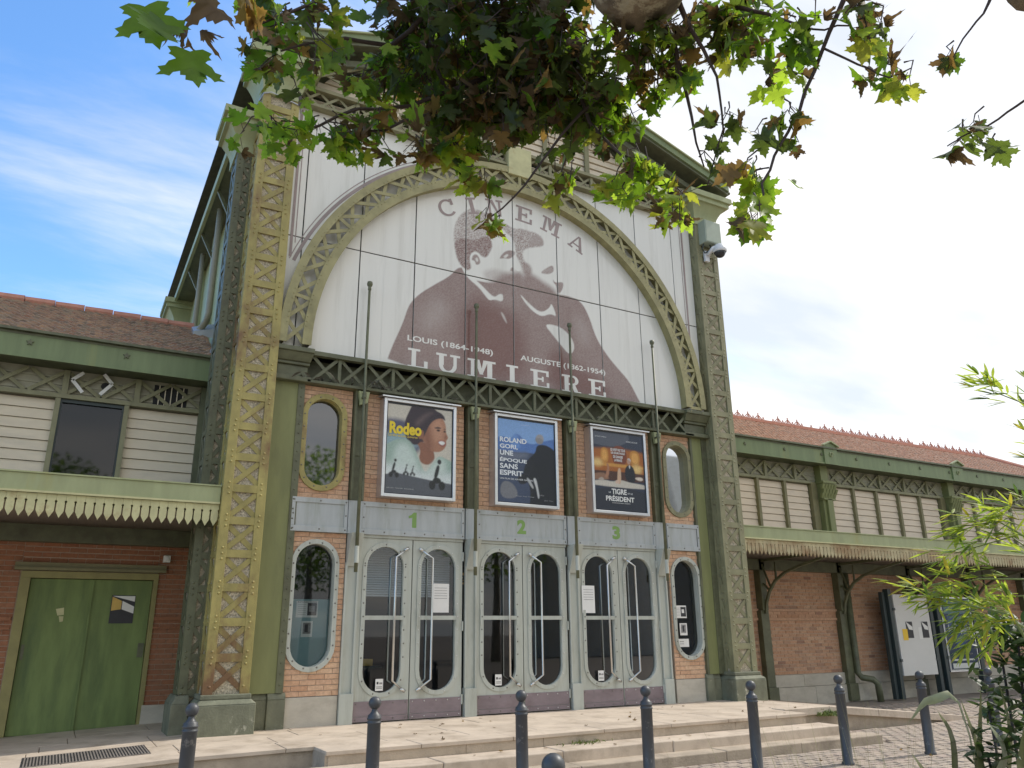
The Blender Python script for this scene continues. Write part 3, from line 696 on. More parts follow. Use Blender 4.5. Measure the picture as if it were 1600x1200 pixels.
# the mural ink: enamel white turning to brown where the print is dense
mm_ = M['white'].copy(); mm_.name = 'sign_enamel_printed'; nt = mm_.node_tree; b = nt.nodes['Principled BSDF']
src = b.inputs['Base Color'].links[0].from_socket
a = nt.nodes.new('ShaderNodeAttribute'); a.attribute_name = 'print'
sp = nt.nodes.new('ShaderNodeSeparateColor'); nt.links.new(a.outputs['Color'], sp.inputs[0])
mx = nt.nodes.new('ShaderNodeMix'); mx.data_type = 'RGBA'
nt.links.new(sp.outputs[0], mx.inputs[0]); nt.links.new(src, mx.inputs[6]); mx.inputs[7].default_value = (0.185, 0.095, 0.08, 1)
nt.links.new(mx.outputs[2], b.inputs['Base Color'])
M['mural'] = mm_
def mural_tone(P):
    t = np.zeros(len(P)); n1 = RNG.random(len(P))
    for tone, soft, noise, poly in MURAL:
        m_ = soft_mask(P, poly, max(soft, .02)); t = t*(1-m_)+m_*np.clip(tone*(1+noise*2*(n1-.5)), 0, 1)
    t = np.clip(t+(n1-.5)*.02, 0, 1)
    return np.stack([t, t, t], 1)
# ---------------------------------------------------------------- ground, platform, steps
GZ = -0.38
mb = MB(); mb.face([(-400, -400, GZ-0.03), (400, -400, GZ-0.03), (400, 400, GZ-0.03), (-400, 400, GZ-0.03)])
ground = mb.build('ground', 'ground', kind='structure')
def zf(x):
    if x < 1.6: return -0.041*(1.6-x)
    if x > 11.2: return max(GZ, -0.095*(x-11.2))
    return 0.0
# paving setts: the ones that show largest are single pieces, the rest one sheet of pieces
sx, sy = 0.215, 0.115
sett_me = MB().frustum((-sx/2+.004, sx/2-.004, -sy/2+.004, sy/2-.004), (-sx/2+.012, sx/2-.012, -sy/2+.012, sy/2-.012), -0.03, 0.0).mesh('paving_sett', 'sett')
cells = []
for j in range(60):
    for i in range(70):
        x = 3.4+i*sx+(j % 2)*sx/2; y = -8.6+j*sy
        if y > -3.22 and x < 10.95: continue
        if y > -2.0: continue
        cells.append((x, y))
for i in range(34):
    for j in range(24):
        cells.append((15.4+i*sx+(j % 2)*sx/2, -1.95+j*sy))
def vis(c):
    d = Vector((c[0], c[1]+11.468)); return -abs(c[0]-9.4)*0.6-abs(c[1]+3.9)
cells.sort(key=vis, reverse=True)
rest = MB()
for k, (x, y) in enumerate(cells):
    dz = R.uniform(-0.006, 0.004)
    if k < 300:
        o = add('paving_sett', sett_me, ground, loc=(x, y, GZ+dz)); o.rotation_euler = (R.uniform(-.015, .015), R.uniform(-.015, .015), R.uniform(-.03, .03))
    else:
        a = .006; rest.frustum((x-sx/2+a, x+sx/2-a, y-sy/2+a, y+sy/2-a), (x-sx/2+.014, x+sx/2-.014, y-sy/2+.014, y+sy/2-.014), GZ-.03, GZ+dz)
rest.build('paving_setts', 'sett', ground, kind='stuff')
# platform
pf = MB()
def wedge(x0, x1, y0, y1, n=1, top=-0.03):
    for i in range(n):
        a = x0+(x1-x0)*i/n; b = x0+(x1-x0)*(i+1)/n
        pf.quadbox([(a, y0, GZ-.2), (b, y0, GZ-.2), (b, y1, GZ-.2), (a, y1, GZ-.2), (a, y0, zf(a)+top), (b, y0, zf(b)+top), (b, y1, zf(b)+top), (a, y1, zf(a)+top)])
wedge(-9, 1.6, -1.94, 6, 1); wedge(1.6, 2.72, -1.94, 1, 1); wedge(2.72, 10.08, -2.42, 1, 1); wedge(10.08, 11.2, -1.94, 1, 1); wedge(11.2, 15.2, -1.93, 6, 4)
plat = pf.build('platform', 'step', kind='structure')
rows = [-2.45, -1.97, -1.42, -0.84, -0.24, 0.36, 0.98, 1.9]
for r in range(7):
    y0, y1 = rows[r], rows[r+1]
    spans = [(2.72, 10.1)] if r == 0 else [(-7.5, 15.2)] if r < 5 else [(-7.5, 1.75), (11.36, 15.2)]
    for a, b in spans:
        x = a
        while x < b-0.05:
            w = R.uniform(0.85, 1.35)
            e = min(b, x+w)
            if b-e < 0.4: e = b
            for brk in (1.6, 11.2):
                if x < brk-0.01 < e and e-brk > 0.02 and brk-x > 0.3: e = brk
            g = 0.004
            t = -0.0 + R.uniform(-.002, .002)
            m_ = MB(); A, B = x+g, e-g
            fy = y0+g if r not in (0, 1) else y0
            m_.quadbox([(A, fy, zf(A)-.045), (B, fy, zf(B)-.045), (B, y1-g, zf(B)-.045), (A, y1-g, zf(A)-.045), (A, fy, zf(A)+t), (B, fy, zf(B)+t), (B, y1-g, zf(B)+t), (A, y1-g, zf(A)+t)])
            m_.build('paving_slab', 'slab', plat, bevel=0.006)
            x = e
# steps: single stones
steps = MB().box(2.4, 10.2, -2.80, -2.40, GZ-.2, -0.20).build('steps', 'step', kind='structure')
for (a, b, y0, y1, z0, z1) in ((2.36, 10.36, -2.87, -2.425, GZ-.1, -0.145), (2.1, 10.82, -3.17, -2.805, GZ-.1, -0.275)):
    x = a
    while x < b-.05:
        e = min(b, x+R.uniform(1.3, 2.3))
        if b-e < 0.7: e = b
        t = R.uniform(-.004, .004)
        MB().box(x+.004, e-.004, y0+R.uniform(-.006, .006), y1, z0, z1+t).build('step_stone', 'slab' if z1 > -.2 else 'step', steps, bevel=0.014)
        x = e
# riser face stones of the platform and the ramp kerb
x = 2.75
while x < 10.05:
    e = min(10.08, x+R.uniform(0.9, 1.8))
    if 10.08-e < .4: e = 10.08
    MB().box(x+.003, e-.003, -2.435+R.uniform(0, .006), -2.40, GZ-.1, -0.047).build('riser_stone', 'step', plat)
    x = e
x = 10.12
while x < 15.15:
    e = min(15.18, x+R.uniform(0.9, 1.4)); g = .005
    MB().quadbox([(x+g, -2.0, zf(x)-.10), (e-g, -2.0, zf(e)-.10), (e-g, -1.72, zf(e)-.10), (x+g, -1.72, zf(x)-.10), (x+g, -2.0, zf(x)+.012), (e-g, -2.0, zf(e)+.012), (e-g, -1.72, zf(e)+.012), (x+g, -1.72, zf(x)+.012)]).build('kerb_stone', 'slab', plat, bevel=.008)
    x = e
# ---------------------------------------------------------------- the cinema
XC, ZC = 6.48, 5.37
cin = thing('cinema_building', (6.5, 0, 0), 'tall gabled cinema front with big arched sign, lattice piers and three pairs of doors', 'building')
CELL, Z0C = 0.4405, 0.482
NC = 20
ZT = Z0C+NC*CELL      # 9.29
def pier(x0, x1, front, back, side_back, m, side=True, topz=9.62, nm='pier'):
    core = MB().box(x0+.02, x1-.02, front+.04, back, 0.3, topz).build(nm, 'pebble', cin)
    fw = 0.125
    mb = MB()
    mb.box(x0, x0+fw, front, front+.05, 0.47, topz).box(x1-fw, x1, front, front+.05, 0.47, topz)
    if side:
        mb.box(x0-.002, x0+.05, front+.052, front+.11, 0.47, topz).box(x0-.002, x0+.05, side_back-.06, side_back, 0.47, topz)
    mb.build('flange', m, core, bevel=.004)
    mb.__init__()
    a, b = x0+fw, x1-fw
    hz = MB().box(a, b, front+.004, front+.03, -.052, .052).mesh('lattice_bar', m)
    d1 = MB().bar((a-.01, front+.024, .06), (b+.01, front+.024, CELL-.06), .072, .012, (0, 1, 0)).mesh('lattice_bar', m)
    d2 = MB().bar((b+.01, front+.035, .06), (a-.01, front+.035, CELL-.06), .072, .010, (0, 1, 0)).mesh('lattice_bar', m)
    sa, sb = front+.11, side_back-.06
    if side:
        s1 = MB().bar((x0+.008, sa, .06), (x0+.008, sb, CELL-.06), .06, .012, (1, 0, 0)).mesh('lattice_bar', m)
        s2 = MB().bar((x0+.02, sb, .06), (x0+.02, sa, CELL-.06), .06, .01, (1, 0, 0)).mesh('lattice_bar', m)
        s0 = MB().box(x0+.001, x0+.025, sa, sb, -.045, .045).mesh('lattice_bar', m)
    rv = MB()
    k = 0
    while Z0C+k*CELL < topz-.1:
        z = Z0C+k*CELL
        if k > 0:
            add('lattice_bar', hz, core, loc=(0, 0, z))
        if z+CELL < topz+.1:
            add('lattice_bar', d1, core, loc=(0, 0, z)); add('lattice_bar', d2, core, loc=(0, 0, z))
        if side:
            if k > 0: add('lattice_bar', s0, core, loc=(0, 0, z))
            add('lattice_bar', s1, core, loc=(0, 0, z)); add('lattice_bar', s2, core, loc=(0, 0, z))
        for dz in ((-.075, 0, .075) if k else (.09,)):
            for xx in (x0+fw/2+R.uniform(.005, .02), x1-fw/2-R.uniform(.005, .02)):
                rv.rivet(xx, front, z+dz, .0185)
            if side and k:
                rv.rivet(x0-.002, front+.08, z+dz, .014, nx=1); rv.rivet(x0-.002, side_back-.03, z+dz, .014, nx=1)
        k += 1
    rv.build('rivets', m, core, smooth=True, kind='stuff')
    return core
pL = pier(1.73, 2.31, -.30, .3, .15, 'olive'); pL['label'] = 'front lattice pier at the left corner, olive with rust'
pR = pier(10.79, 11.36, -.30, .3, -.05, 'olive2'); pR['label'] = 'front lattice pier at the right corner, greyish olive'
# set-back pier beside the left corner
core = MB().box(1.52, 2.2, .19, .62, 0.3, 8.75).build('pier', 'pebble', cin); core['label'] = 'set-back dark lattice pier at the left corner'
mb = MB().box(1.50, 1.61, .15, .2, .47, 8.75).box(1.70, 1.729, .15, .2, .47, 8.75).box(1.498, 1.55, .202, .26, .47, 8.75).box(1.498, 1.55, .56, .62, .47, 8.75)
mb.build('flange', 'dgreen', core)
mb = MB(); rv = MB(); k = 0
while Z0C+k*CELL < 8.5:
    z = Z0C+k*CELL
    mb.bar((1.60, .175, z+.06), (1.72, .175, z+CELL/2), .06, .012, (0, 1, 0)).bar((1.72, .165, z+CELL/2), (1.60, .165, z+CELL-.06), .06, .012, (0, 1, 0)).box(1.6, 1.71, .16, .19, z-.045, z+.045)
    mb.bar((1.506, .26, z+.05), (1.506, .56, z+CELL-.05), .055, .012, (1, 0, 0)).bar((1.516, .56, z+.05), (1.516, .26, z+CELL-.05), .055, .012, (1, 0, 0)).box(1.5, 1.525, .26, .56, z-.04, z+.04)
    for dz in (-.075, 0, .075): rv.rivet(1.545, .15, z+dz, .017)
    k += 1
mb.build('lattice_bars', 'dgreen', core, kind='stuff'); rv.build('rivets', 'dgreen', core, smooth=True, kind='stuff')
# pier plinths
for s_, (a, b) in enumerate(((1.68, 2.36), (10.73, 11.42))):
    mb = MB(); mb.box(a-.03, b+.03, -.40, .25, -.02, .36).frustum((a-.035, b+.035, -.405, .25), (a+.03, b-.03, -.33, .25), .36, .42).box(a+.025, b-.025, -.335, .25, .42, .48)
    mb.build('plinth', 'gplinth', cin, bevel=.012)
MB().box(1.42, 1.64, .05, .7, -.06, .36).frustum((1.42, 1.64, .05, .7), (1.48, 1.64, .12, .7), .36, .46).build('plinth', 'gplinth', cin, bevel=.01)
for (a, b, c) in ((2.391, 2.6, -.03), (2.6, 2.84, -.075), (10.33, 10.5, -.075), (10.5, 10.699, -.03)):
    MB().box(a, b, c, .2, -.01, .37).frustum((a, b, c-.006, .2), (a, b, c+.03, .2), .37, .45).build('plinth', 'gplinth', cin, bevel=.008)
# web plates beside the piers
for (a, b, c0, c1) in ((2.312, 2.70, 2.70, 2.80), (10.40, 10.66, 10.66, 10.79)):
    w = MB().box(a, b, -.05, .2, .45, 5.15).build('web_plate', 'web', cin)
    mb = MB().box(c0, c1, -.065, .2, .45, 5.15); rv = MB()
    z = .55
    while z < 5.0: rv.rivet((c0+c1)/2, -.065, z, .014); z += .14
    mb.build('angle_iron', 'dgreen', w); rv.build('rivets', 'dgreen', w, kind='stuff')
MB().box(10.37, 10.42, -.062, .2, .45, 4.83).build('angle_iron', 'dgreen', cin)
# small capitals where the arch springs
for a, b in ((2.30, 2.86), (10.18, 10.80)):
    mb = MB().box(a, b, -.27, .1, 5.255, 5.33).frustum((a+.03, b-.03, -.16, .1), (a, b, -.24, .1), 5.13, 5.255).box(a+.03, b-.03, -.14, .1, 5.08, 5.13).box(a+.05, b-.05, -.10, .1, 4.9, 5.08).box(a, b, -.17, .1, 4.82, 4.9)
    mb.build('arch_capital', 'dgreen', cin, bevel=.012)
# arch: two curved chords with lattice struts between
def arcpts(r, n=64, a0=0, a1=180): return [(XC+r*math.cos(rad(a0+(a1-a0)*i/n)), ZC+r*math.sin(rad(a0+(a1-a0)*i/n))) for i in range(n+1)]
def arcband(mb, r0, r1, y0, y1, a0=0, a1=180, n=64, mi=0):
    p, q = arcpts(r0, n, a0, a1), arcpts(r1, n, a0, a1)
    b = len(mb.v)
    for o_, y in ((p, y0), (q, y0), (p, y1), (q, y1)): mb.v += [(x, y, z) for x, z in o_]
    m_ = n+1
    for i in range(n):
        j = i+1
        mb.f += [(b+i, b+m_+i, b+m_+j, b+j), (b+2*m_+j, b+3*m_+j, b+3*m_+i, b+2*m_+i), (b+j, b+2*m_+j, b+2*m_+i, b+i), (b+m_+i, b+3*m_+i, b+3*m_+j, b+m_+j)]; mb.m += [mi]*4
    return mb
arch = arcband(arcband(MB(), 3.71, 3.79, -.27, -.04), 4.10, 4.17, -.27, -.04).build('arch', 'olive3', cin)
arch['label'] = 'olive lattice arch round the big sign'
arcband(arcband(MB(), 3.69, 3.83, -.285, -.272), 4.06, 4.19, -.285, -.272).build('arch_flange', 'olive3', arch)
N = 32; rv = MB()
for i in range(N):
    a0, a1 = 180*i/N, 180*(i+1)/N
    pt = lambda r, a, y: (XC+r*math.cos(rad(a)), y, ZC+r*math.sin(rad(a)))
    for (s0, s1, y) in ((3.81, 4.08, -.258), (4.08, 3.81, -.243)):
        MB().bar(pt(s0, a0+.4, y), pt(s1, a1-.4, y), .062, .012, (0, 1, 0)).build('arch_strut', 'olive3', arch)
    if i % 2 == 0:
        MB().bar(pt(3.80, a0, -.266), pt(4.09, a0, -.266), .06, .010, (0, 1, 0)).build('arch_strut', 'olive3', arch)
    for r_ in (3.80, 4.09):
        for aa in (a0, a0+1.2, a0-1.2): rv.rivet(XC+r_*math.cos(rad(aa)), -.285, ZC+r_*math.sin(rad(aa)), .012)
rv.build('rivets', 'olive3', arch, kind='stuff')
# sign panels
sign_back = MB().box(2.30, 10.80, -.085, .05, 5.30, 9.65).build('sign_backing', 'black', cin)
xs = [2.32, 2.57]+[3.53+.96*i for i in range(8)]+[10.78]
zs = [5.325, 7.215, 9.63]
for i in range(len(xs)-1):
    for j in range(2):
        g = .010
        MB().box(xs[i]+g, xs[i+1]-g, -.10+R.uniform(-.0008, .0008), -.086, zs[j]+g, zs[j+1]-g).build('sign_panel', 'white', sign_back)
# printed picture and lettering (flat ink layers on the enamel)
YS = -.1035
for i in range(len(xs)-1):
    for j in range(2):
        x0, x1, z0, z1 = max(xs[i]+.011, 3.95), min(xs[i+1]-.011, 9.30), zs[j]+.011, min(zs[j+1]-.011, 8.62)
        if x1-x0 > .05: add('printed_picture', grid_mesh('printed_picture', x0, x1, z0, z1, YS, .016, M['mural'], mural_tone), sign_back)
YL = YS-.0012
# slab-serif letters
T = .15
def glyph(ch):
    P = []
    bx = lambda a, b, c, d: P.append([(a, c), (b, c), (b, d), (a, d)])
    def arc(cx, cz, rx, rz, a0, a1, t, n=14, tz=None):
        tz = t if tz is None else tz
        o = [(cx+rx*math.cos(rad(a0+(a1-a0)*i/n)), cz+rz*math.sin(rad(a0+(a1-a0)*i/n))) for i in range(n+1)]
        q = [(cx+(rx-t)*math.cos(rad(a0+(a1-a0)*i/n)), cz+(rz-tz)*math.sin(rad(a0+(a1-a0)*i/n))) for i in range(n+1)]
        for i in range(n): P.append([o[i], o[i+1], q[i+1], q[i]])
    S = .115
    if ch == 'L': bx(.2, .42, S, 1-S); bx(.02, .62, 1-S, 1); bx(.02, 1, 0, S); bx(.82, 1, S, .42)
    elif ch == 'I': bx(.3, .7, S, 1-S); bx(0, 1, 1-S, 1); bx(0, 1, 0, S)
    elif ch == 'U': bx(.12, .32, .4, 1-S); bx(0, .44, 1-S, 1); bx(.72, .86, .4, 1-S); bx(.58, 1, 1-S, 1); arc(.49, .4, .37, .4, 180, 360, .17, tz=.13)
    elif ch == 'M':
        bx(.12, .24, S, 1); bx(.70, .88, S, 1); bx(0, .36, 0, S); bx(.58, 1, 0, S); bx(0, .12, 1-S, 1); bx(.88, 1, 1-S, 1)
        P.append([(.24, 1), (.42, 1), (.56, .22), (.43, .22)]); P.append([(.56, 1), (.70, 1), (.70, .86), (.53, .22), (.46, .22)])
    elif ch == 'E': bx(.16, .38, S, 1-S); bx(0, .98, 1-S, 1); bx(0, 1, 0, S); bx(.84, .98, .68, 1-S); bx(.86, 1, S, .34); bx(.38, .70, .45, .56); bx(.6, .70, .36, .45); bx(.6, .70, .56, .65)
    elif ch == 'R':
        bx(.14, .36, S, 1-S); bx(0, .5, 0, S); bx(0, .6, 1-S, 1); bx(.36, .6, .44, .55); arc(.58, .72, .30, .28, -90, 90, .18, tz=.115)
        P.append([(.5, .44), (.7, .46), (.84, S), (.66, 0)]); bx(.70, 1, 0, S)
    elif ch == 'C': arc(.5, .5, .5, .5, 50, 320, .17, n=22, tz=.12); bx(.74, .9, .62, .98)
    elif ch == 'N': bx(.14, .27, S, 1-S); bx(.73, .86, 0, 1-S); bx(0, .40, 0, S); bx(0, .27, 1-S, 1); bx(.60, 1, 1-S, 1); P.append([(.2, 1-S), (.40, 1), (.80, 0), (.73, 0), (.27, .82)])
    elif ch == 'A':
        P.append([(.42, 1), (.58, 1), (.96, S), (.74, S)]); P.append([(.42, 1), (.47, .88), (.2, S), (.08, S)]); bx(.28, .70, .30, .40); bx(0, .34, 0, S); bx(.58, 1.04, 0, S)
    return P
def letters(word, boxes, m_):
    for i, (ch, (x0, x1, z0, z1)) in enumerate(zip(word, boxes)):
        mb = MB()
        for k, p in enumerate(glyph(ch)):
            mb.poly([(x0+u*(x1-x0), z0+v*(z1-z0)) for u, v in p], YL-.0002*k)
        mb.build('letter', m_, sign_back)
letters('LUMIERE', [(4.41, 4.77, 5.335, 5.67), (4.92, 5.36, 5.335, 5.67), (5.50, 6.04, 5.335, 5.67), (6.25, 6.49, 5.335, 5.67), (6.74, 7.13, 5.335, 5.67), (7.40, 7.81, 5.335, 5.67), (7.98, 8.37, 5.335, 5.67)], 'white')
for w, a in zip('CINEMA', (114, 105.2, 97, 86.3, 75.9, 65.2)):
    wd = {'I': .20, 'M': .44}.get(w, .36); mb = MB()
    ca, sa = math.cos(rad(a)), math.sin(rad(a)); rr = 3.36
    for k, p in enumerate(glyph(w)):
        pts = []
        for u, v in p:
            t = (u-.5)*wd; r_ = rr+(v-.5)*.33
            pts.append((XC-.04+ca*r_+sa*t, ZC+sa*r_-ca*t))
        mb.poly(pts, YL-.0002*k)
    mb.build('letter', 'print2', sign_back)
text_into(MB(), 'LOUIS (1864-1948)', 4.40, 5.99, 5.765, 5.895, YL, bold=.022).build('lettering', 'white', sign_back)
text_into(MB(), 'AUGUSTE (1862-1954)', 6.54, 8.38, 5.765, 5.895, YL, bold=.022).build('lettering', 'white', sign_back)
# printed frame lines on the spandrels
for sgn in (-1, 1):
    mb = MB(); X = lambda d: XC+sgn*d
    for r0, r1, k in ((4.235, 4.29, 0), (4.325, 4.34, 1)):
        a0, a1 = (160.5, 100) if sgn < 0 else (19.5, 80)
        arcband(mb, r0, r1, YS, YS-.0004, a0, a1, 40)
    for d0, d1 in ((4.055, 4.10), (4.01, 4.025)):
        mb.box(min(X(d0), X(d1)), max(X(d0), X(d1)), YS-.0012, YS-.0008, 6.85 if d0 > 4.03 else 7.1, 9.55)
    mb.build('frame_line', 'print2', sign_back)
# sill beam and lattice girder under the sign, ledge with dead weeds
gird = MB().box(2.72, 10.30, -.20, -.10, 5.255, 5.322).build('girder', 'dgreen', cin)
MB().box(2.80, 10.40, -.17, .05, 4.825, 4.865).build('girder_chord', 'dgreen', gird)
MB().box(2.80, 10.40, .1, .14, 4.865, 5.255).build('girder_backing', 'dgreen', gird)
n = 17; w = (10.3-2.85)/n
for i in range(n):
    a = 2.85+i*w
    MB().bar((a+.03, -.135, 4.87), (a+w-.03, -.135, 5.25), .05, .012, (0, 1, 0)).build('girder_brace', 'dgreen', gird)
    MB().bar((a+w-.03, -.121, 4.87), (a+.03, -.121, 5.25), .05, .012, (0, 1, 0)).build('girder_brace', 'dgreen', gird)
    if i % 2: MB().box(a-.025, a+.025, -.15, -.10, 4.866, 5.254).build('girder_post', 'dgreen', gird)
# upper girder across the arch crown
ug = MB().box(2.33, 10.79, -.25, -.10, 9.92, 9.985).box(2.33, 10.79, -.25, -.10, 9.60, 9.65).build('girder', 'olive2', cin)
MB().box(2.33, 10.79, .02, .06, 9.65, 9.92).build('girder_backing', 'siding', ug)
n = 26; w = 8.44/n
for i in range(n):
    a = 2.34+i*w
    MB().bar((a+.01, -.19, 9.655), (a+w-.01, -.19, 9.915), .045, .012, (0, 1, 0)).build('girder_brace', 'olive2', ug)
    MB().bar((a+w-.01, -.175, 9.655), (a+.01, -.175, 9.915), .045, .012, (0, 1, 0)).build('girder_brace', 'olive2', ug)
    if i % 3 == 2: MB().box(a+w-.03, a+w+.03, -.215, -.17, 9.651, 9.919).build('girder_post', 'olive2', ug)
MB().box(6.23, 6.73, -.30, -.1, 9.40, 10.02).build('keystone', 'cream', cin, bevel=.01)
# gable: siding boards, posts, truss, rake boards, soffit, roof
def zr(x): return 12.02-.32*abs(x-6.55)
gab = MB().prism([(1.9, 9.98), (11.2, 9.98), (11.2, zr(11.2)-.3), (6.55, zr(6.55)-.3), (1.9, zr(1.9)-.3)], .06, .12).build('gable_wall', 'dgreen', cin)
z = 10.0
while z < 11.6:
    h = .15; lim = (12.02-.36-(z+h))/.32
    if lim > .3:
        MB().quadbox([(6.55-lim, -.02, z), (6.55+lim, -.02, z), (6.55+lim, .05, z), (6.55-lim, .05, z), (6.55-lim+.1, .01, z+h-.015), (6.55+lim-.1, .01, z+h-.015), (6.55+lim-.1, .05, z+h-.015), (6.55-lim+.1, .05, z+h-.015)]).build('siding_board', 'siding', gab)
    z += h
for x in (3.6, 4.9, 5.9, 7.2, 8.2, 9.5):
    MB().box(x-.05, x+.05, -.07, -.03, 9.985, zr(x)-.38).build('gable_post', 'olive2', gab)
for (x0, x1) in ((2.4, 3.4), (9.7, 10.7)):
    for (p, q, y) in (((x0, 10.05), (x1, zr(x1)-.36), -.3), ((x0, zr(x0)-.36), (x1, 10.05), -.28)):
        MB().bar((p[0], y, p[1]), (q[0], y, q[1]), .06, .02, (0, 1, 0)).build('gable_brace', 'olive2', gab)
for sgn in (-1, 1):
    e = 6.55+sgn*4.98
    f_ = lambda x, dz: (x, zr(x)+dz)
    MB().prism([f_(6.55, .04), f_(e, .04), f_(e, -.10), f_(6.55, -.10)], -.66, -.60).build('rake_board', 'green', cin)
    MB().prism([f_(6.55, .075), f_(e, .075), f_(e, .045), f_(6.55, .045)], -.70, -.595).build('rake_cap', 'pgreen', cin)
    MB().prism([f_(6.55, -.11), f_(e, -.11), f_(e, -.16), f_(6.55, -.16)], -.62, -.56).build('rake_moulding', 'dgreen', cin)
    MB().prism([f_(6.55, -.03), f_(e+sgn*.1, -.03), f_(e+sgn*.1, -.07), f_(6.55, -.07)], -.595, 26).build('roof_slope', 'dgreen', cin)
    MB().prism([f_(6.55, -.30), f_(e-sgn*.5, -.30), f_(e-sgn*.5, -.42), f_(6.55, -.42)], -.38, -.20).build('rafter', 'dgreen', cin)
# pier capitals (splayed blocks) at the eaves
def capital(x0, x1, y0, y1, z, h, m_):
    mb = MB().box(x0-.02, x1+.02, y0-.02, y1, z-.12, z)
    prev = (x0-.02, x1+.02, y0-.02)
    for i in range(6):
        t = (i+1)/6; o = .16*(1-math.cos(t*math.pi/2))+.02
        cur = (x0-o, x1+o, y0-o)
        mb.frustum((prev[0], prev[1], prev[2], y1), (cur[0], cur[1], cur[2], y1), z+h*i/6, z+h*(i+1)/6); prev = cur
    mb.box(x0-.24, x1+.24, y0-.24, y1, z+h, z+h+.10).box(x0-.29, x1+.29, y0-.29, y1, z+h+.10, z+h+.22)
    return mb.build('pier_capital', m_, cin)
capital(1.73, 2.31, -.30, .35, 9.64, .34, 'pgreen')
capital(10.79, 11.36, -.30, .35, 9.64, .34, 'pgreen')
capital(1.50, 2.1, .16, .8, 8.72, .30, 'pgreen')
# hall body behind the front
hall = MB().box(1.90, 11.2, 25.8, 26, 0, 9.3).box(1.86, 1.90, .3, 26, 0, 9.4).box(11.2, 11.24, .3, 26, 0, 9.4).build('hall_wall', 'pgreen', cin)
MB().box(1.50, 1.95, .62, 8.3, 9.08, 9.16).build('eave', 'dgreen', cin)
MB().box(1.44, 1.50, .62, 8.3, 9.04, 9.22).build('eave_board', 'pgreen', cin)
for y in (2.3, 4.2, 6.1):
    MB().box(1.74, 1.86, y-.1, y+.1, 5, 9.08).build('hall_post', 'pgreen', cin)
    MB().bar((1.80, y, 8.5), (1.52, y, 9.05), .06, .06, (0, 1, 0)).build('eave_strut', 'dgreen', cin)
capital(1.52, 2.0, 8.3, 9.2, 8.60, .30, 'pgreen')
MB().box(1.54, 2.0, 8.32, 9.1, 4, 8.6).build('hall_post', 'pgreen', cin)
MB().tube([(1.66, 5.0, 9.0), (1.66, 5.0, 5.6)], .055, 10).build('downpipe', 'pipe', cin, smooth=True)
MB().tube([(1.66, 2.9, 9.0), (1.66, 2.9, 6.85), (1.64, 2.95, 6.7), (1.5, 3.35, 6.5), (1.48, 3.4, 6.3)], .06, 10).build('downpipe', 'pipe', cin, smooth=True)
# ---------------------------------------------------------------- brick panels with oval windows
brick_count = [0]
BR = {}
def brick_mesh(w):
    k = round(w, 2)
    if k not in BR:
        w = k-.008; BR[k] = MB().frustum((-w/2, w/2, -.031, .031), (-w/2, w/2, -.031, .031), 0, .012)
        b = BR[k]; b.v = [(x, -z, y) for x, y, z in b.v]; BR[k] = b.mesh('brick', 'brick')
    return BR[k]
def brickwork(parent, X0, X1, Z0_, Z1_, hole=None, skip=None, plane=0.0, mname='brick', single=True, bl=.228, ch=.0715):
    rows_ = int(round((Z1_-Z0_)/ch)); ch = (Z1_-Z0_)/rows_; restb = MB()
    for r in range(rows_):
        z = Z0_+(r+.5)*ch; x = X0-(bl/2 if r % 2 else 0)
        segs = [(X0, X1)]
        if hole:
            cx, hz0, hz1, hw = hole; rr = hw/2; d = None
            if hz0 < z < hz1:
                if z > hz1-rr: d = math.sqrt(max(0, rr*rr-(z-(hz1-rr))**2))
                elif z < hz0+rr: d = math.sqrt(max(0, rr*rr-((hz0+rr)-z)**2))
                else: d = rr
                segs = [(X0, cx-d), (cx+d, X1)]
        while x < X1:
            for a, b in segs:
                u, v = max(x, a), min(x+bl, b)
                if v-u < .035: continue
                if skip and skip[0] < u and v < skip[1] and skip[2] < z < skip[3]: continue
                dy = R.uniform(-.003, .002)
                if single and brick_count[0] < 300:
                    o = add('brick', brick_mesh(v-u), parent, loc=((u+v)/2, plane+dy, z)); brick_count[0] += 1
                else:
                    restb.box(u+.004, v-.004, plane-.012+dy, plane, z-.031, z+.031)
            x += bl
    if restb.v:
        restb.build('brickwork', mname, parent, kind='stuff')
def oval_window(parent, cx, z0, z1, w, ringw, m_ring, glass, name='oval_window', label=None):
    mb = MB(); mb.ring(stadium(cx, z0, z1, w), stadium(cx, z0-ringw, z1+ringw, w+2*ringw), -.045, 0.0)
    win = mb.build(name, m_ring, parent, bevel=.004)
    if label: win['label'] = label
    MB().ring(stadium(cx, z0+.004, z1-.004, w-.008), stadium(cx, z0-.02, z1+.02, w+.04), -.001, .15).build('reveal', m_ring, win)
    MB().poly(stadium(cx, z0, z1, w), .085).build('glass', glass, win)
    rv = MB(); st = stadium(cx, z0-ringw/2, z1+ringw/2, w+ringw, 6)
    L = [((st[i][0]-st[i-1][0])**2+(st[i][1]-st[i-1][1])**2)**.5 for i in range(len(st))]
    tot = sum(L); k = int(tot/.19); 
    for j in range(k):
        t = tot*j/k; i = 0
        while t > L[i]: t -= L[i]; i += 1
        a, b = st[i-1], st[i]; u = t/L[i] if L[i] else 0
        rv.rivet(a[0]+(b[0]-a[0])*u, -.045, a[1]+(b[1]-a[1])*u, .0135)
    rv.build('bolts', 'bolt', win, kind='stuff')
    return win
def panel(X0, X1, Z0_, Z1_, cx, z0, z1, w):
    inn, out = rect_outline(cx, z0-.03, z1+.03, w+.06, X0, X1, Z0_, Z1_)
    p = MB().ring(inn, out, .0, .05).build('brick_panel', 'mortar', cin)
    brickwork(p, X0, X1, Z0_, Z1_, hole=(cx, z0-.035, z1+.035, w+.07))
    return p
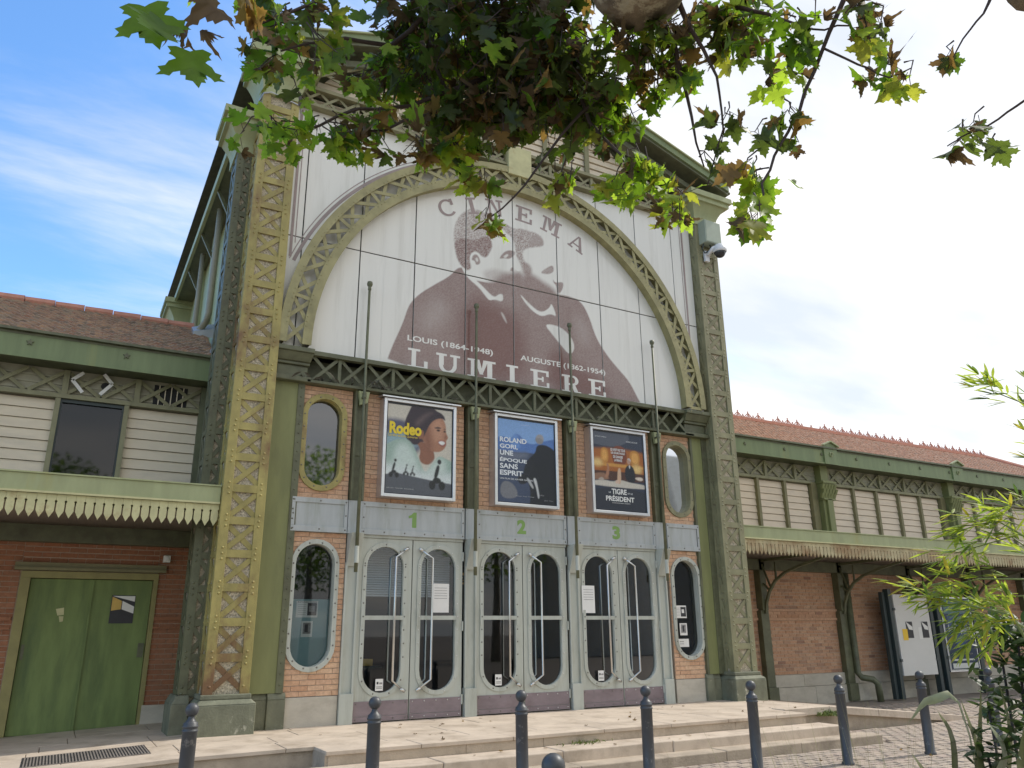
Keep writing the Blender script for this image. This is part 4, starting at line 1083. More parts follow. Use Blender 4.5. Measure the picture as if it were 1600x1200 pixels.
panel(2.80, 3.58, .385, 2.615, 3.14, .766, 2.45, .565)
wl = oval_window(cin, 3.14, .766, 2.45, .565, .068, 'grey', 'glass', label='lower left oval window with a teal panel inside')
panel(2.80, 3.57, 3.112, 4.82, 3.14, 3.30, 4.63, .53)
oval_window(cin, 3.14, 3.30, 4.63, .53, .085, 'olive', 'sglass', label='upper left oval window in an olive ring')
panel(9.66, 10.37, .385, 2.615, 10.04, .766, 2.445, .57)
oval_window(cin, 10.04, .766, 2.445, .565, .068, 'grey', 'glass', label='lower right oval window with notices')
panel(9.66, 10.37, 3.112, 4.82, 10.03, 3.32, 4.63, .55)
oval_window(cin, 10.03, 3.32, 4.63, .53, .085, 'olive2', 'sglass', label='upper right oval window')
MB().box(2.82, 3.5, .12, .15, .6, 1.68).build('teal_panel', 'teal', cin)
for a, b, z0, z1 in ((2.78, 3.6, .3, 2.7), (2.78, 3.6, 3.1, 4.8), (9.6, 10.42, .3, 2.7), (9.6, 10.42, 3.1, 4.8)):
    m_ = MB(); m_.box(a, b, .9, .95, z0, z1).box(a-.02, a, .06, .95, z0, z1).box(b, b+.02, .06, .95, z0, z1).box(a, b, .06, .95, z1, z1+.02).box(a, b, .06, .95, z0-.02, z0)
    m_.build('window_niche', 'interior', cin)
# stone bases below the side panels
for a, b in ((2.842, 3.575), (9.66, 10.33)):
    MB().box(a, b, -.02, .05, -.01, .38).build('stone_base', 'stone', cin, bevel=.008)
# poster bays
BAY = 1.94
for i in range(3):
    x0 = 3.79+BAY*i; x1 = x0+1.70
    p = MB().box(x0, x1, .0, .05, 3.112, 4.822).build('brick_panel', 'mortar', cin)
    brickwork(p, x0, x1, 3.112, 4.822, skip=(x0+.5, x0+1.25, 3.4, 4.6), single=True)
# pilasters between the bays
for i in range(4):
    xa = 3.582+BAY*i-(0 if i < 3 else .03); xb = xa+.205
    MB().box(xa, xb, -.03, .04, 3.112, 4.822).box(xa, xa+.035, -.10, -.031, 3.112, 4.822).box(xb-.035, xb, -.10, -.031, 3.112, 4.822).box(xa+.036, xb-.036, -.045, -.031, 3.8, 3.87).build('pilaster', 'dgreen', cin)
    MB().prism([(xa+.03, 4.80), (xb, 4.80), (xb-.03, 4.62), (xa+.06, 4.58)], -.16, -.101).build('pilaster_hood', 'pgreen', cin)
    MB().box(xa, xb, -.07, .05, -.01, .40).build('pilaster_base', 'grey', cin, bevel=.006)
    MB().box(xa+.02, xb-.02, -.01, .05, .40, 2.617).box(xa, xa+.03, -.05, -.011, .401, 2.2).box(xb-.03, xb, -.05, -.011, .401, 2.2).build('pilaster', 'grey', cin)
    br = MB(); br.quadbox([(xa+.01, -.05, 2.15), (xb-.01, -.05, 2.15), (xb-.01, 0, 2.15), (xa+.01, 0, 2.15), (xa+.01, -.24, 2.617), (xb-.01, -.24, 2.617), (xb-.01, 0, 2.617), (xa+.01, 0, 2.617)])
    br.build('pole_bracket', 'grey', cin, bevel=.004)
# number bands
def band(a, b, num=None):
    o = MB().box(a, b, -.05, .05, 2.618, 3.108).build('number_band', 'band', cin)
    fr = MB().box(a, b, -.068, -.051, 2.618, 2.70).box(a, b, -.068, -.051, 3.035, 3.108).box(a, a+.05, -.067, -.051, 2.701, 3.034).box(b-.05, b, -.067, -.051, 2.701, 3.034)
    fr.build('band_frame', 'band', o, bevel=.003)
    rv = MB(); n = max(3, int((b-a)/.28))
    for i in range(n):
        xx = a+.03+(b-a-.06)*i/(n-1)
        rv.rivet(xx, -.068, 2.66, .0135); rv.rivet(xx, -.068, 3.07, .0135)
    rv.rivet(a+.025, -.067, 2.87, .0135); rv.rivet(b-.025, -.067, 2.87, .0135)
    rv.build('bolts', 'bolt', o, kind='stuff')
    if num:
        c = (a+b)/2-.03; hw = .06 if num == '1' else .085
        if num == '1':
            MB().poly([(c-.012, 2.755), (c+.06, 2.755), (c+.06, 2.99), (c+.012, 2.99), (c-.035, 2.945), (c-.07, 2.935), (c-.07, 2.895), (c-.012, 2.91)], -.0525).build('number', 'numgreen', o)
        else: text_into(MB(), num, c-hw, c+hw, 2.755, 2.99, -.0525, bold=.05).build('number', 'numgreen', o)
band(2.735, 3.565)
for i in range(3): band(3.79+BAY*i, 3.79+BAY*i+1.70, '123'[i])
band(9.64, 10.42)
for i in range(4):
    xa = 3.582+BAY*i-(0 if i < 3 else .03); MB().box(xa-.01, xa+.205, -.075, .05, 2.6185, 3.1075).build('band_post', 'band', cin)
# doors
def door_leaf(x0, x1, cx, hinge, idx):
    inn, out = rect_outline(cx, .39, 2.452, .575, x0+.004, x1-.004, .015, 2.572)
    d = MB().ring(inn, out, -.01, .045).build('door', 'grey', cin)
    MB().ring(stadium(cx, .39, 2.452, .575), stadium(cx, .326, 2.516, .703), -.028, -.011).build('door_ring', 'grey', d, bevel=.003)
    MB().poly(stadium(cx, .38, 2.46, .59), .02).build('glass', 'glass', d)
    MB().box(cx-.32, cx+.32, -.036, -.0285, 1.393, 1.453).box(cx-.35, cx-.30, -.040, -.0285, 1.31, 1.55).box(cx+.30, cx+.35, -.040, -.0285, 1.31, 1.55).build('crossbar', 'grey', d)
    MB().box(x0+.012, x1-.012, -.020, -.0105, .09, .285).box(x0+.010, x1-.010, -.026, -.0105, .02, .085).build('kick_plate', 'mauve', d)
    rv = MB(); st = stadium(cx, .358, 2.484, .639, 8)
    for i in range(0, len(st), 2): rv.rivet(st[i][0], -.028, st[i][1], .0125)
    for k in range(1, 9):
        for s_ in (-1, 1): rv.rivet(cx+s_*.3195, -.041 if k in (4,) else -.028, .68+.19*k, .0125)
    for xx in [x0+.05+(x1-x0-.1)*q/4 for q in range(5)]:
        for zz in (.05, .255): rv.rivet(xx, -.026 if zz < .1 else -.02, zz, .011)
    rv.build('bolts', 'steel' if idx % 2 else 'bolt', d, kind='stuff')
    s_ = -hinge       # handle on the meeting side
    e = x1-.105 if hinge < 0 else x0+.105
    b = e-s_*.19
    hd = MB()
    for yy in (-.105, .12):
        hd.tube([(e, yy*.6, 2.43), (b, yy, 2.30), (b, yy, .55), (e, yy*.6, .41)], .017, 8)
        for zz in (2.43, .41): hd.tube([(e-s_*.03, yy*.7, zz-(.02 if zz > 1 else -.02)), (e-s_*.03, 0, zz-(.02 if zz > 1 else -.02))], .014, 8); hd.tube([(e-s_*.05, yy*.62, zz-(.03 if zz > 1 else -.03)), (e+s_*.02, yy*.62, zz+(.012 if zz > 1 else -.012))], .024, 8)
    hd.build('handle', 'steel', d, smooth=True)
    hg = MB()
    hx = x0 if hinge < 0 else x1
    for zz in (.25, 1.3, 2.35): hg.tube([(hx, -.022, zz-.07), (hx, -.022, zz+.07)], .014, 8)
    hg.build('hinge', 'grey', d)
for i in range(3):
    x0 = 3.79+BAY*i
    door_leaf(x0, x0+.846, x0+.415, -1, 2*i); door_leaf(x0+.854, x0+1.70, x0+1.285, 1, 2*i+1)
    MB().box(x0, x0+1.7, -.03, .05, 2.576, 2.617).build('door_head', 'grey', cin)
# lobby
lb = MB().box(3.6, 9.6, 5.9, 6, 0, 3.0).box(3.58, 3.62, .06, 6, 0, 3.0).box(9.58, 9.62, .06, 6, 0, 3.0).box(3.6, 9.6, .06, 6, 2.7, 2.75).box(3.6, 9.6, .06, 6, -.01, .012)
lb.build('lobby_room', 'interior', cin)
MB().box(1.9, 11.2, .36, .40, 2.8, 9.98).build('front_wall_back', 'black', cin)
# ---------------------------------------------------------------- side wings
def valance(parent, a, b, m_, y=-.205):
    w = .107; n = int((b-a)/w); w = (b-a)/n
    h = w/2
    me = MB().prism([(-h+.001, 2.895), (-h+.001, 2.823), (-h+.013, 2.816), (-h+.015, 2.803), (-h+.008, 2.79), (-h+.009, 2.69), (-h+.016, 2.672), (0, 2.605), (h-.016, 2.672), (h-.009, 2.69), (h-.008, 2.79), (h-.015, 2.803), (h-.013, 2.816), (h-.001, 2.823), (h-.001, 2.895)][::-1], y-.012, y+.008).mesh('valance_board', m_)
    far = None; k = 0
    for i in range(n):
        x = a+(i+.5)*w
        add('valance_board', me, parent, loc=(x, 0, R.uniform(-.002, .002)))
def tiles(parent, x0, x1, m_, y0=1.42, z0=5.50, y1=3.6, z1=6.76, hip=0):
    mb = MB(); n = 23; tw = .135
    for j in range(n):
        ya = y0+(y1-y0)*j/n; za = z0+(z1-z0)*j/n; yb = y0+(y1-y0)*(j+1.25)/n; zb = z0+(z1-z0)*(j+1.25)/n
        xe = x1-hip*(j/n)
        x = x0-(tw/2 if j % 2 else 0)
        while x < xe:
            u, v = max(x, x0), min(x+tw, xe)
            if v-u > .03:
                dz = R.uniform(-.008, .008); u += .002; v -= .002; c = (u+v)/2
                mb.face([(u, ya, za+.012+dz), (c-.02, ya, za+.042+dz), (c-.02, yb, zb+.022+dz), (u, yb, zb+dz)])
                mb.face([(c-.02, ya, za+.042+dz), (v, ya, za+.02+dz), (v, yb, zb+dz), (c-.02, yb, zb+.022+dz)])
                mb.face([(u, ya, za-.01+dz), (v, ya, za-.01+dz), (v, ya, za+.02+dz), (c-.02, ya, za+.042+dz), (u, ya, za+.012+dz)])
            x += tw
    mb.build('roof_tiles', m_, parent, kind='stuff')
    MB().quadbox([(x0, y0, z0-.05), (x1, y0, z0-.05), (x1-hip, y1, z1-.05), (x0, y1, z1-.05), (x0, y0, z0-.005), (x1, y0, z0-.005), (x1-hip, y1, z1-.005), (x0, y1, z1-.005)]).build('roof_deck', 'dgreen', parent)
    MB().quadbox([(x0, y1+.01, z1-.05), (x1-hip, y1+.01, z1-.05), (x1, 2*y1-y0, z0-.05), (x0, 2*y1-y0, z0-.05), (x0, y1+.01, z1), (x1-hip, y1+.01, z1), (x1, 2*y1-y0, z0), (x0, 2*y1-y0, z0)]).build('roof_deck', m_, parent)
def canopy(parent, a, b, m_f, m_v):
    MB().box(a, b, -.235, -.19, 2.915, 3.135).build('canopy_fascia', m_f, parent, bevel=.004)
    MB().box(a, b, -.255, -.236, 2.897, 2.922).build('fascia_bead', 'cream', parent)
    MB().box(a, b, -.255, -.19, 3.136, 3.155).build('fascia_cap', m_f, parent)
    valance(parent, a, b, m_v)
    MB().quadbox([(a, -.19, 3.03), (b, -.19, 3.03), (b, 1.9, 3.30), (a, 1.9, 3.30), (a, -.19, 3.08), (b, -.19, 3.08), (b, 1.9, 3.36), (a, 1.9, 3.36)]).build('canopy_deck', 'dgreen', parent)
    for y in (.05, .62, 1.2):
        MB().box(a, b, y-.04, y+.04, 2.83+.12*y, 2.95+.12*y).build('purlin', 'dgreen', parent)
    MB().box(a, b, 1.70, 1.88, 2.50, 2.74).build('wall_beam', 'dgreen', parent)
    x = a+.4
    while x < b:
        MB().quadbox([(x-.03, -.18, 2.93), (x+.03, -.18, 2.93), (x+.03, 1.88, 3.19), (x-.03, 1.88, 3.19), (x-.03, -.18, 3.02), (x+.03, -.18, 3.02), (x+.03, 1.88, 3.28), (x-.03, 1.88, 3.28)]).build('rafter', 'dgreen', parent)
        x += 1.3
def frieze(parent, a, b, m_, y=1.82):
    MB().box(a, b, y-.03, y+.02, 4.655, 4.72).build('frieze_chord', m_, parent)
    n = int(round((b-a)/.5)); w = (b-a)/n
    d1 = MB().bar((.02, y, 4.73), (w-.02, y, 5.08), .055, .014, (0, 1, 0)).mesh('frieze_brace', m_)
    d2 = MB().bar((w-.02, y+.016, 4.73), (.02, y+.016, 5.08), .055, .014, (0, 1, 0)).mesh('frieze_brace', m_)
    ps = MB().box(-.04, .04, y-.025, y+.03, 4.721, 5.1).mesh('frieze_post', m_)
    for i in range(n):
        add('frieze_brace', d1, parent, loc=(a+i*w, 0, 0)); add('frieze_brace', d2, parent, loc=(a+i*w, 0, 0))
        if i % 2 == 0: add('frieze_post', ps, parent, loc=(a+i*w, 0, 0))
SB = {}
def siding(parent, a, b, m_, z0=3.36, z1=4.64, pitch=.16):
    n = int(round((z1-z0)/pitch)); k = (round(b-a, 2), m_)
    if k not in SB:
        L = k[0]
        SB[k] = MB().quadbox([(0, 1.872, 0), (L, 1.872, 0), (L, 1.93, 0), (0, 1.93, 0), (0, 1.893, pitch-.008), (L, 1.893, pitch-.008), (L, 1.93, pitch-.008), (0, 1.93, pitch-.008)]).mesh('siding_board', m_)
    for i in range(n):
        add('siding_board', SB[k], parent, loc=(a, 0, z0+i*pitch))
def gutter(parent, a, b, m_):
    g = MB().box(a, b, 1.43, 1.47, 5.115, 5.50).build('gutter_fascia', m_, parent)
    MB().box(a, b, 1.36, 1.429, 5.49, 5.53).build('gutter_lip', 'dgreen', parent)
    MB().box(a, b, 1.405, 1.429, 5.10, 5.14).build('gutter_bead', m_, parent)
    MB().box(a, b, 1.471, 1.95, 5.12, 5.16).build('soffit', 'dgreen', parent)
    return g
# left wing
LX0, LX1 = -6.0, 1.72
wl_ = thing('side_wing', (-1.5, 1.9, 0), 'low wing on the left with mossy brown roof and green double door', 'building', 'low wings beside the cinema')
back = MB().box(LX0, -.42, 1.9, 2.1, -.4, 3.3).box(1.21, LX1, 1.9, 2.1, -.4, 3.3).box(-.42, 1.21, 1.9, 2.1, 2.02, 3.3).box(LX0, LX1, 1.94, 2.1, 3.3, 5.3).build('wall', 'mortar', wl_)
brickwork(back, LX0, -.54, .0, 2.6, plane=1.90, mname='brickred', single=False)
brickwork(back, 1.25, 1.72, .22, 2.6, plane=1.90, mname='brickred', single=False)
brickwork(back, -.54, 1.25, 2.14, 2.6, plane=1.90, mname='brickred', single=False)
MB().box(LX0, -.56, 1.85, 1.887, 1.42, 1.47).box(LX0, -.56, 1.86, 1.887, 1.30, 1.33).box(1.27, LX1, 1.85, 1.887, 1.42, 1.47).box(1.27, LX1, 1.86, 1.887, 1.30, 1.33).build('string_course', 'brickred', back)
MB().box(1.25, LX1, 1.84, 1.887, -.05, .24).build('stone_base', 'stone', back)
for a, b, s_ in ((-.40, .395, 0), (.405, 1.20, 1)):
    d = MB().box(a, b, 1.93, 1.97, -.08, 2.0).build('door', 'doorgreen', wl_, bevel=.004)
    MB().box(a+(.70 if s_ else .02), a+(.78 if s_ else .06), 1.915, 1.929, .9, 1.1).build('latch', 'dgreen', d)
MB().box(.385, .412, 1.905, 1.929, -.08, 1.995).build('door_cover_strip', 'doorgreen', wl_)
MB().box(-.53, -.405, 1.86, 1.95, -.08, 2.005).box(1.205, 1.27, 1.86, 1.95, -.05, 2.005).box(-.53, 1.27, 1.86, 1.95, 2.006, 2.10).build('door_frame', 'doorframe', wl_)
MB().box(-.62, 1.36, 1.78, 1.887, 2.11, 2.15).box(-.62, 1.36, 1.82, 1.887, 2.151, 2.22).build('door_hood', 'mullion', wl_)
MB().box(LX0, LX1, 2.3, 2.36, -.4, 5.4).box(LX0, LX1, 2.1, 2.36, 5.3, 5.36).box(1.66, 1.72, 2.1, 2.36, -.4, 5.3).build('light_block', 'black', wl_)  # black box added behind the wing wall to stop light leaking past the door
canopy(wl_, LX0, LX1, 'pgreen', 'cream')
for x0_, x1_ in ((-1.42, -.48), (.53, 1.56), (-2.4, -1.49), (-3.4, -2.47)): siding(wl_, x0_, x1_, 'siding')
for x in (-.445, .50, -1.455, -2.44): MB().box(x-.035, x+.035, 1.80, 1.93, 3.36, 4.654).build('mullion', 'olive2', wl_)
MB().box(1.56, 1.70, 1.78, 1.93, 3.36, 5.1).build('corner_post', 'dgreen', wl_)
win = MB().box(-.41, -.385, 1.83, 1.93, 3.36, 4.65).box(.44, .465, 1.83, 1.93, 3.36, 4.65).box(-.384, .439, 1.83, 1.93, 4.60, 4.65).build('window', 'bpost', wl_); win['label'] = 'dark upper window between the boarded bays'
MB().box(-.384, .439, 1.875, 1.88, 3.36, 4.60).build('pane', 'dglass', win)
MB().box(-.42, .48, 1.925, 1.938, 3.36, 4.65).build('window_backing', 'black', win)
frieze(wl_, -3.38, 1.62, 'olive2')
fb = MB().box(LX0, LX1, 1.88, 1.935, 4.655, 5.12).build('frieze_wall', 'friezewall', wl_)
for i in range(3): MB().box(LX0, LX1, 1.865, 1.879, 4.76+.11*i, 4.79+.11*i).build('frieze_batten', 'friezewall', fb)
MB().box(.86, 1.36, 1.856, 1.8635, 4.73, 5.06).build('vent', 'black', fb)
for i in range(5): MB().box(.93+i*.09, .945+i*.09, 1.842, 1.8555, 4.73, 5.06).build('vent_bar', 'siding', fb)
MB().lathe([(.001, -.02), (.06, -.02), (.06, .0)], (.16, 1.862, 4.93), 14, 'y').build('vent_hole', 'black', fb)
g = gutter(wl_, LX0, LX1, 'green')
def star(x, y, z, r=.055):
    pts = [(x+(r if i % 2 == 0 else r*.42)*math.cos(rad(90+36*i)), z+(r if i % 2 == 0 else r*.42)*math.sin(rad(90+36*i))) for i in range(10)]
    return MB().prism(pts, y-.02, y)
for x in (-3.3, -2.1, -.91, .38): star(x, 1.43, 5.34).build('star_boss', 'dgreen', g)
tiles(wl_, LX0, 1.70, 'tile')
for i in range(16):
    x = 1.5-i*.46; MB().tube([(x-.45, 3.6, 6.775), (x, 3.6, 6.775)], [.085, .10], 8).build('ridge_tile', 'ridge', wl_)
MB().quadbox([(1.45, 3.0, 6.42), (1.84, 3.0, 6.42), (1.84, 3.4, 6.65), (1.45, 3.4, 6.65), (1.45, 3.0, 6.50), (1.84, 3.0, 6.6), (1.84, 3.4, 6.85), (1.45, 3.4, 6.72)]).box(1.62, 1.84, 1.6, 3.0, 5.4, 5.75).build('flashing', 'zinc', wl_)
# right wing
RX0, RX1 = 11.38, 30.0
wr = thing('side_wing', (19, 1.9, GZ), 'low wing on the right with reddish roof, crested ridge and rusty valance', 'building', 'low wings beside the cinema')
back = MB().box(RX0, RX1, 1.9, 2.1, -.6, 3.3).box(RX0, RX1, 1.94, 2.1, 3.3, 5.3).build('wall', 'mortar', wr)
brickwork(back, RX0, RX1, .24, 1.40, plane=1.90, mname='brickr', single=False)
brickwork(back, RX0, RX1, 1.46, 1.60, plane=1.88, mname='brickr', single=False)
brickwork(back, RX0, RX1, 1.66, 2.55, plane=1.90, mname='brickr', single=False)
MB().box(RX0, RX1, 1.845, 1.899, 1.402, 1.458).box(RX0, RX1, 1.845, 1.899, 1.602, 1.655).box(RX0, RX1, 1.881, 1.899, 1.459, 1.601).build('string_course', 'brickr', back)
x = RX0
while x < RX1:
    e = x+R.uniform(1.4, 2.2); MB().box(x+.004, e-.004, 1.83, 1.90, -.02, .235).build('stone_base', 'stone', back, bevel=.006)
    MB().box(x+.3+.004, e+.3-.004, 1.79, 1.90, -.5, -.025).build('stone_base', 'stone', back, bevel=.006); x = e
canopy(wr, RX0, RX1, 'pgreen', 'rustcream')
PX = [13.83, 16.42, 19.02, 21.62, 24.22]
for i, x in enumerate(PX):
    p = MB().box(x-.12, x+.12, 1.74, 1.885, .0, 1.62).box(x-.09, x+.09, 1.70, 1.885, 1.62, 2.75).box(x-.15, x+.15, 1.70, 1.885, -.38, .0).build('canopy_post', 'dgreen', wr, bevel=.008)
    cv = [(1.72, 1.55), (1.66, 1.80), (1.55, 2.02), (1.35, 2.24), (1.05, 2.40), (.6, 2.52), (-.12, 2.66)]
    bk = MB()
    for q in range(len(cv)-1): bk.bar((x, cv[q][0], cv[q][1]), (x, cv[q+1][0], cv[q+1][1]), .05, .06, (1, 0, 0))
    bk.bar((x, 1.70, 2.62), (x, 1.50, 2.12), .04, .03, (1, 0, 0)).bar((x, 1.70, 2.2), (x, 1.55, 2.05), .04, .03, (1, 0, 0)).bar((x, 1.30, 2.65), (x, 1.32, 2.27), .04, .03, (1, 0, 0)).bar((x, 1.75, 2.70), (x, -.15, 2.75), .06, .05, (1, 0, 0))
    bk.build('canopy_bracket', 'dgreen', p)
MB().tube([(16.60, 1.70, 2.5), (16.60, 1.70, .22), (16.62, 1.62, .12), (16.78, 1.45, .08), (16.86, 1.40, -.02), (16.86, 1.38, -.40)], .075, 10).build('downpipe', 'dgreen', wr, smooth=True)
MB().box(16.45, 17.2, 1.735, 1.788, -.39, -.03).build('pale_block', 'stone', wr)
ups = [11.05, 16.27, 21.47, 26.7]
for j in range(3):
    a, b = ups[j]+.32, ups[j+1]-.36
    nb = 5; w = (b-a)/nb
    for i in range(nb):
        siding(wr, a+i*w+.035, a+(i+1)*w-.035, 'rsiding')
        if i: MB().box(a+i*w-.04, a+i*w+.04, 1.80, 1.93, 3.36, 4.654).build('mullion', 'mullion', wr)
    frieze(wr, a, b, 'olive2')
for x in ups[1:3]:
    MB().box(x-.36, x-.16, 1.79, 1.93, 3.36, 4.70).build('corner_post', 'mullion', wr)
    p = MB().box(x-.14, x+.22, 1.66, 1.93, 3.36, 4.28).box(x-.05, x+.12, 1.60, 1.66, 3.36, 4.28).box(x-.1, x+.16, 1.68, 1.93, 4.70, 5.12).build('upper_pilaster', 'web', wr, bevel=.01)
    cp = MB()
    cp.frustum((x-.13, x+.21, 1.64, 1.93), (x-.17, x+.25, 1.58, 1.93), 4.28, 4.66).box(x-.20, x+.28, 1.55, 1.93, 4.66, 4.71).box(x-.17, x+.25, 1.60, 1.93, 4.25, 4.285)
    for r_ in range(3):
        for q in range(5):
            xx = x-.17+q*.105+(.05 if r_ % 2 else 0); yy = 1.64-.02*r_
            cp.quadbox([(xx-.03, yy, 4.29+.11*r_), (xx+.03, yy, 4.29+.11*r_), (xx+.03, yy+.05, 4.29+.11*r_), (xx-.03, yy+.05, 4.29+.11*r_), (xx-.045, yy-.05, 4.41+.11*r_), (xx+.045, yy-.05, 4.41+.11*r_), (xx+.045, yy+.04, 4.41+.11*r_), (xx-.045, yy+.04, 4.41+.11*r_)])
    cp.build('leafy_capital', 'web', p)
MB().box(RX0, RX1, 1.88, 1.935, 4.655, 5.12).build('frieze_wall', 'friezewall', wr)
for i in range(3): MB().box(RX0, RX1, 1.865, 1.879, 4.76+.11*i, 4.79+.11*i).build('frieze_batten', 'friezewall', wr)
g = gutter(wr, RX0, RX1, 'green')
for x in [13.4+1.29*i for i in range(12)]:
    star(x, 1.43, 5.33, .045).build('star_boss', 'dgreen', g)
for x in ups[1:3]:
    MB().prism([(x-.22, 5.10), (x+.26, 5.10), (x+.26, 5.56), (x+.02, 5.66), (x-.22, 5.56)], 1.39, 1.428).build('gutter_gable', 'green', g)
    MB().prism([(x-.27, 5.55), (x+.02, 5.665), (x+.31, 5.55), (x+.31, 5.58), (x+.02, 5.70), (x-.27, 5.58)][::-1], 1.34, 1.42).build('gutter_gable_cap', 'pgreen', g)
    MB().tube([(x+.02+.07*math.cos(t*.6)*(1-t*.05), 1.375, 5.34+.07*math.sin(t*.6)*(1-t*.05)) for t in range(14)], .014, 6).build('scroll_boss', 'pgreen', g)
tiles(wr, RX0, 29.0, 'tiler', z1=6.70, hip=2.2)
MB().box(RX0, 26.8, 3.5, 3.7, 6.68, 6.76).build('ridge_tile', 'ridge', wr)
MB().tube([(26.8, 3.6, 6.74), (29.0, 1.42, 5.5)], .09, 8).build('hip_ridge', 'ridge', wr)
fin = MB()
h = .115
fin.tube([(-h, 0, .0), (-h, 0, .09), (-.07, 0, .16), (0, 0, .26), (.07, 0, .16), (h, 0, .09), (h, 0, 0)], .016, 5)
fin.tube([(-.055, 0, .0), (-.05, 0, .10), (0, 0, .15), (.05, 0, .10), (.055, 0, .0)], .014, 5)
fin.tube([(0, 0, .0), (0, 0, .30)], .013, 5).tube([(-.07, 0, .17), (.07, 0, .17)], .012, 5).lathe([(.001, .29), (.028, .31), (.001, .345)], (0, 0, 0), 6)
fin.v = [(x*1.05, y, z*.62) for x, y, z in fin.v]
fin_me = fin.mesh('ridge_finial', 'ridge')
sm_me = MB().tube([(0, 0, 0), (-.03, 0, .05), (.0, 0, .09), (.03, 0, .05), (0, 0, 0)], .014, 5).lathe([(.001, .08), (.022, .10), (.001, .13)], (0, 0, 0), 6).mesh('ridge_finial', 'ridge')
x = 13.2; k = 0
while x < 26.7:
    if k not in (9, 13, 14, 26): add('ridge_finial', fin_me, wr, loc=(x, 3.6, 6.755))
    add('ridge_finial', sm_me, wr, loc=(x+.19, 3.6, 6.755))
    x += .385; k += 1
# ---------------------------------------------------------------- poster cases
def case(x0, label, design):
    t = thing('poster_case', (x0+.62, -.02, 3.18), label, 'poster case', 'poster cases above the doors')
    x1 = x0+1.24; z0, z1 = 3.18, 4.735
    y0 = -.21
    MB().box(x0, x1, y0+.02, -.013, z0, z1).build('case_body', 'alu', t)
    f_ = .05
    fr = MB().box(x0, x0+f_, y0-.02, y0+.019, z0, z1).box(x1-f_, x1, y0-.02, y0+.019, z0, z1).box(x0+f_, x1-f_, y0-.02, y0+.019, z0, z0+f_).box(x0+f_, x1-f_, y0-.02, y0+.019, z1-f_, z1)
    fr.build('frame', 'alu', t, bevel=.006)
    MB().quadbox([(x0-.05, y0-.07, z1+.002), (x1+.06, y0-.07, z1+.002), (x1+.06, -.013, z1+.04), (x0-.05, -.013, z1+.04), (x0-.05, y0-.07, z1+.022), (x1+.06, y0-.07, z1+.022), (x1+.06, -.013, z1+.06), (x0-.05, -.013, z1+.06)]).build('lid', 'alu', t)
    X = lambda u: x0+f_+.02+u*(1.24-2*f_-.04); Z = lambda v: z0+f_+.015+v*(z1-z0-2*f_-.05)
    MB().box(x0+f_+.001, x1-f_-.001, y0+.012, y0+.019, z0+f_+.001, z1-f_-.001).build('mount', 'ink', t)
    def colf(P):
        U = np.stack([(P[:, 0]-X(0))/(X(1)-X(0)), (P[:, 1]-Z(0))/(Z(1)-Z(0))], 1)
        col = np.tile(np.array(design['bg']), (len(P), 1)); U2 = U*np.array([1, 1.33])
        for c, pts in design['shapes']:
            sf = .022
            if len(c) == 4: sf = c[3]; c = c[:3]
            ex = lambda q: q-.25 if q <= .001 else q+.25 if q >= .999 else q
            m_ = soft_mask(U2, [(ex(a), ex(b)*1.33) for a, b in pts], sf)[:, None]; col = col*(1-m_)+m_*np.array(c)
        n1 = RNG.random((len(P), 1)); return np.clip(col*(.88+.24*n1), 0, 1)
    po = add('poster', grid_mesh('poster', X(0), X(1), Z(0), Z(1), y0+.0070, .0105, M['photo'], colf), t)
    for k, (s_, c, a, b, c0, d0, bold) in enumerate(design['text']):
        text_into(MB(), s_, X(a), X(b), Z(c0), Z(d0), y0+.0040-.00002*k, bold=bold).build('lettering', pm(c), po)
    MB().poly([(x0+f_, z0+f_), (x1-f_, z0+f_), (x1-f_, z1-f_), (x0+f_, z1-f_)], y0-.004).build('glass', 'pglass', t)
    return t
def ell(cx, cz, rx, rz, n=20, a0=0, a1=360): return [(cx+rx*math.cos(rad(a0+(a1-a0)*i/n)), cz+rz*math.sin(rad(a0+(a1-a0)*i/n))) for i in range(n)]
def rc(a, b, c, d): return [(a, c), (b, c), (b, d), (a, d)]
def biker(cx, cz, s_, c):
    P = []
    for dx in (-.05, .05): P.append((c, [(cx+s_*dx+s_*.034*math.cos(rad(20*i)), cz+s_*.034*math.sin(rad(20*i))) for i in range(18)]))
    P.append((c, [(cx-s_*.05, cz+s_*.01), (cx+s_*.05, cz+s_*.02), (cx+s_*.03, cz+s_*.06), (cx-s_*.04, cz+s_*.06)]))
    P.append((c, [(cx-s_*.04, cz+s_*.05), (cx+s_*.0, cz+s_*.05), (cx+s_*.03, cz+s_*.15), (cx-s_*.005, cz+s_*.16)]))
    P.append((c, ell(cx+s_*.02, cz+s_*.18, s_*.022, s_*.02, 10)))
    return P
skin, skin2, hair = (.42, .20, .12), (.30, .13, .08), (.05, .035, .045)
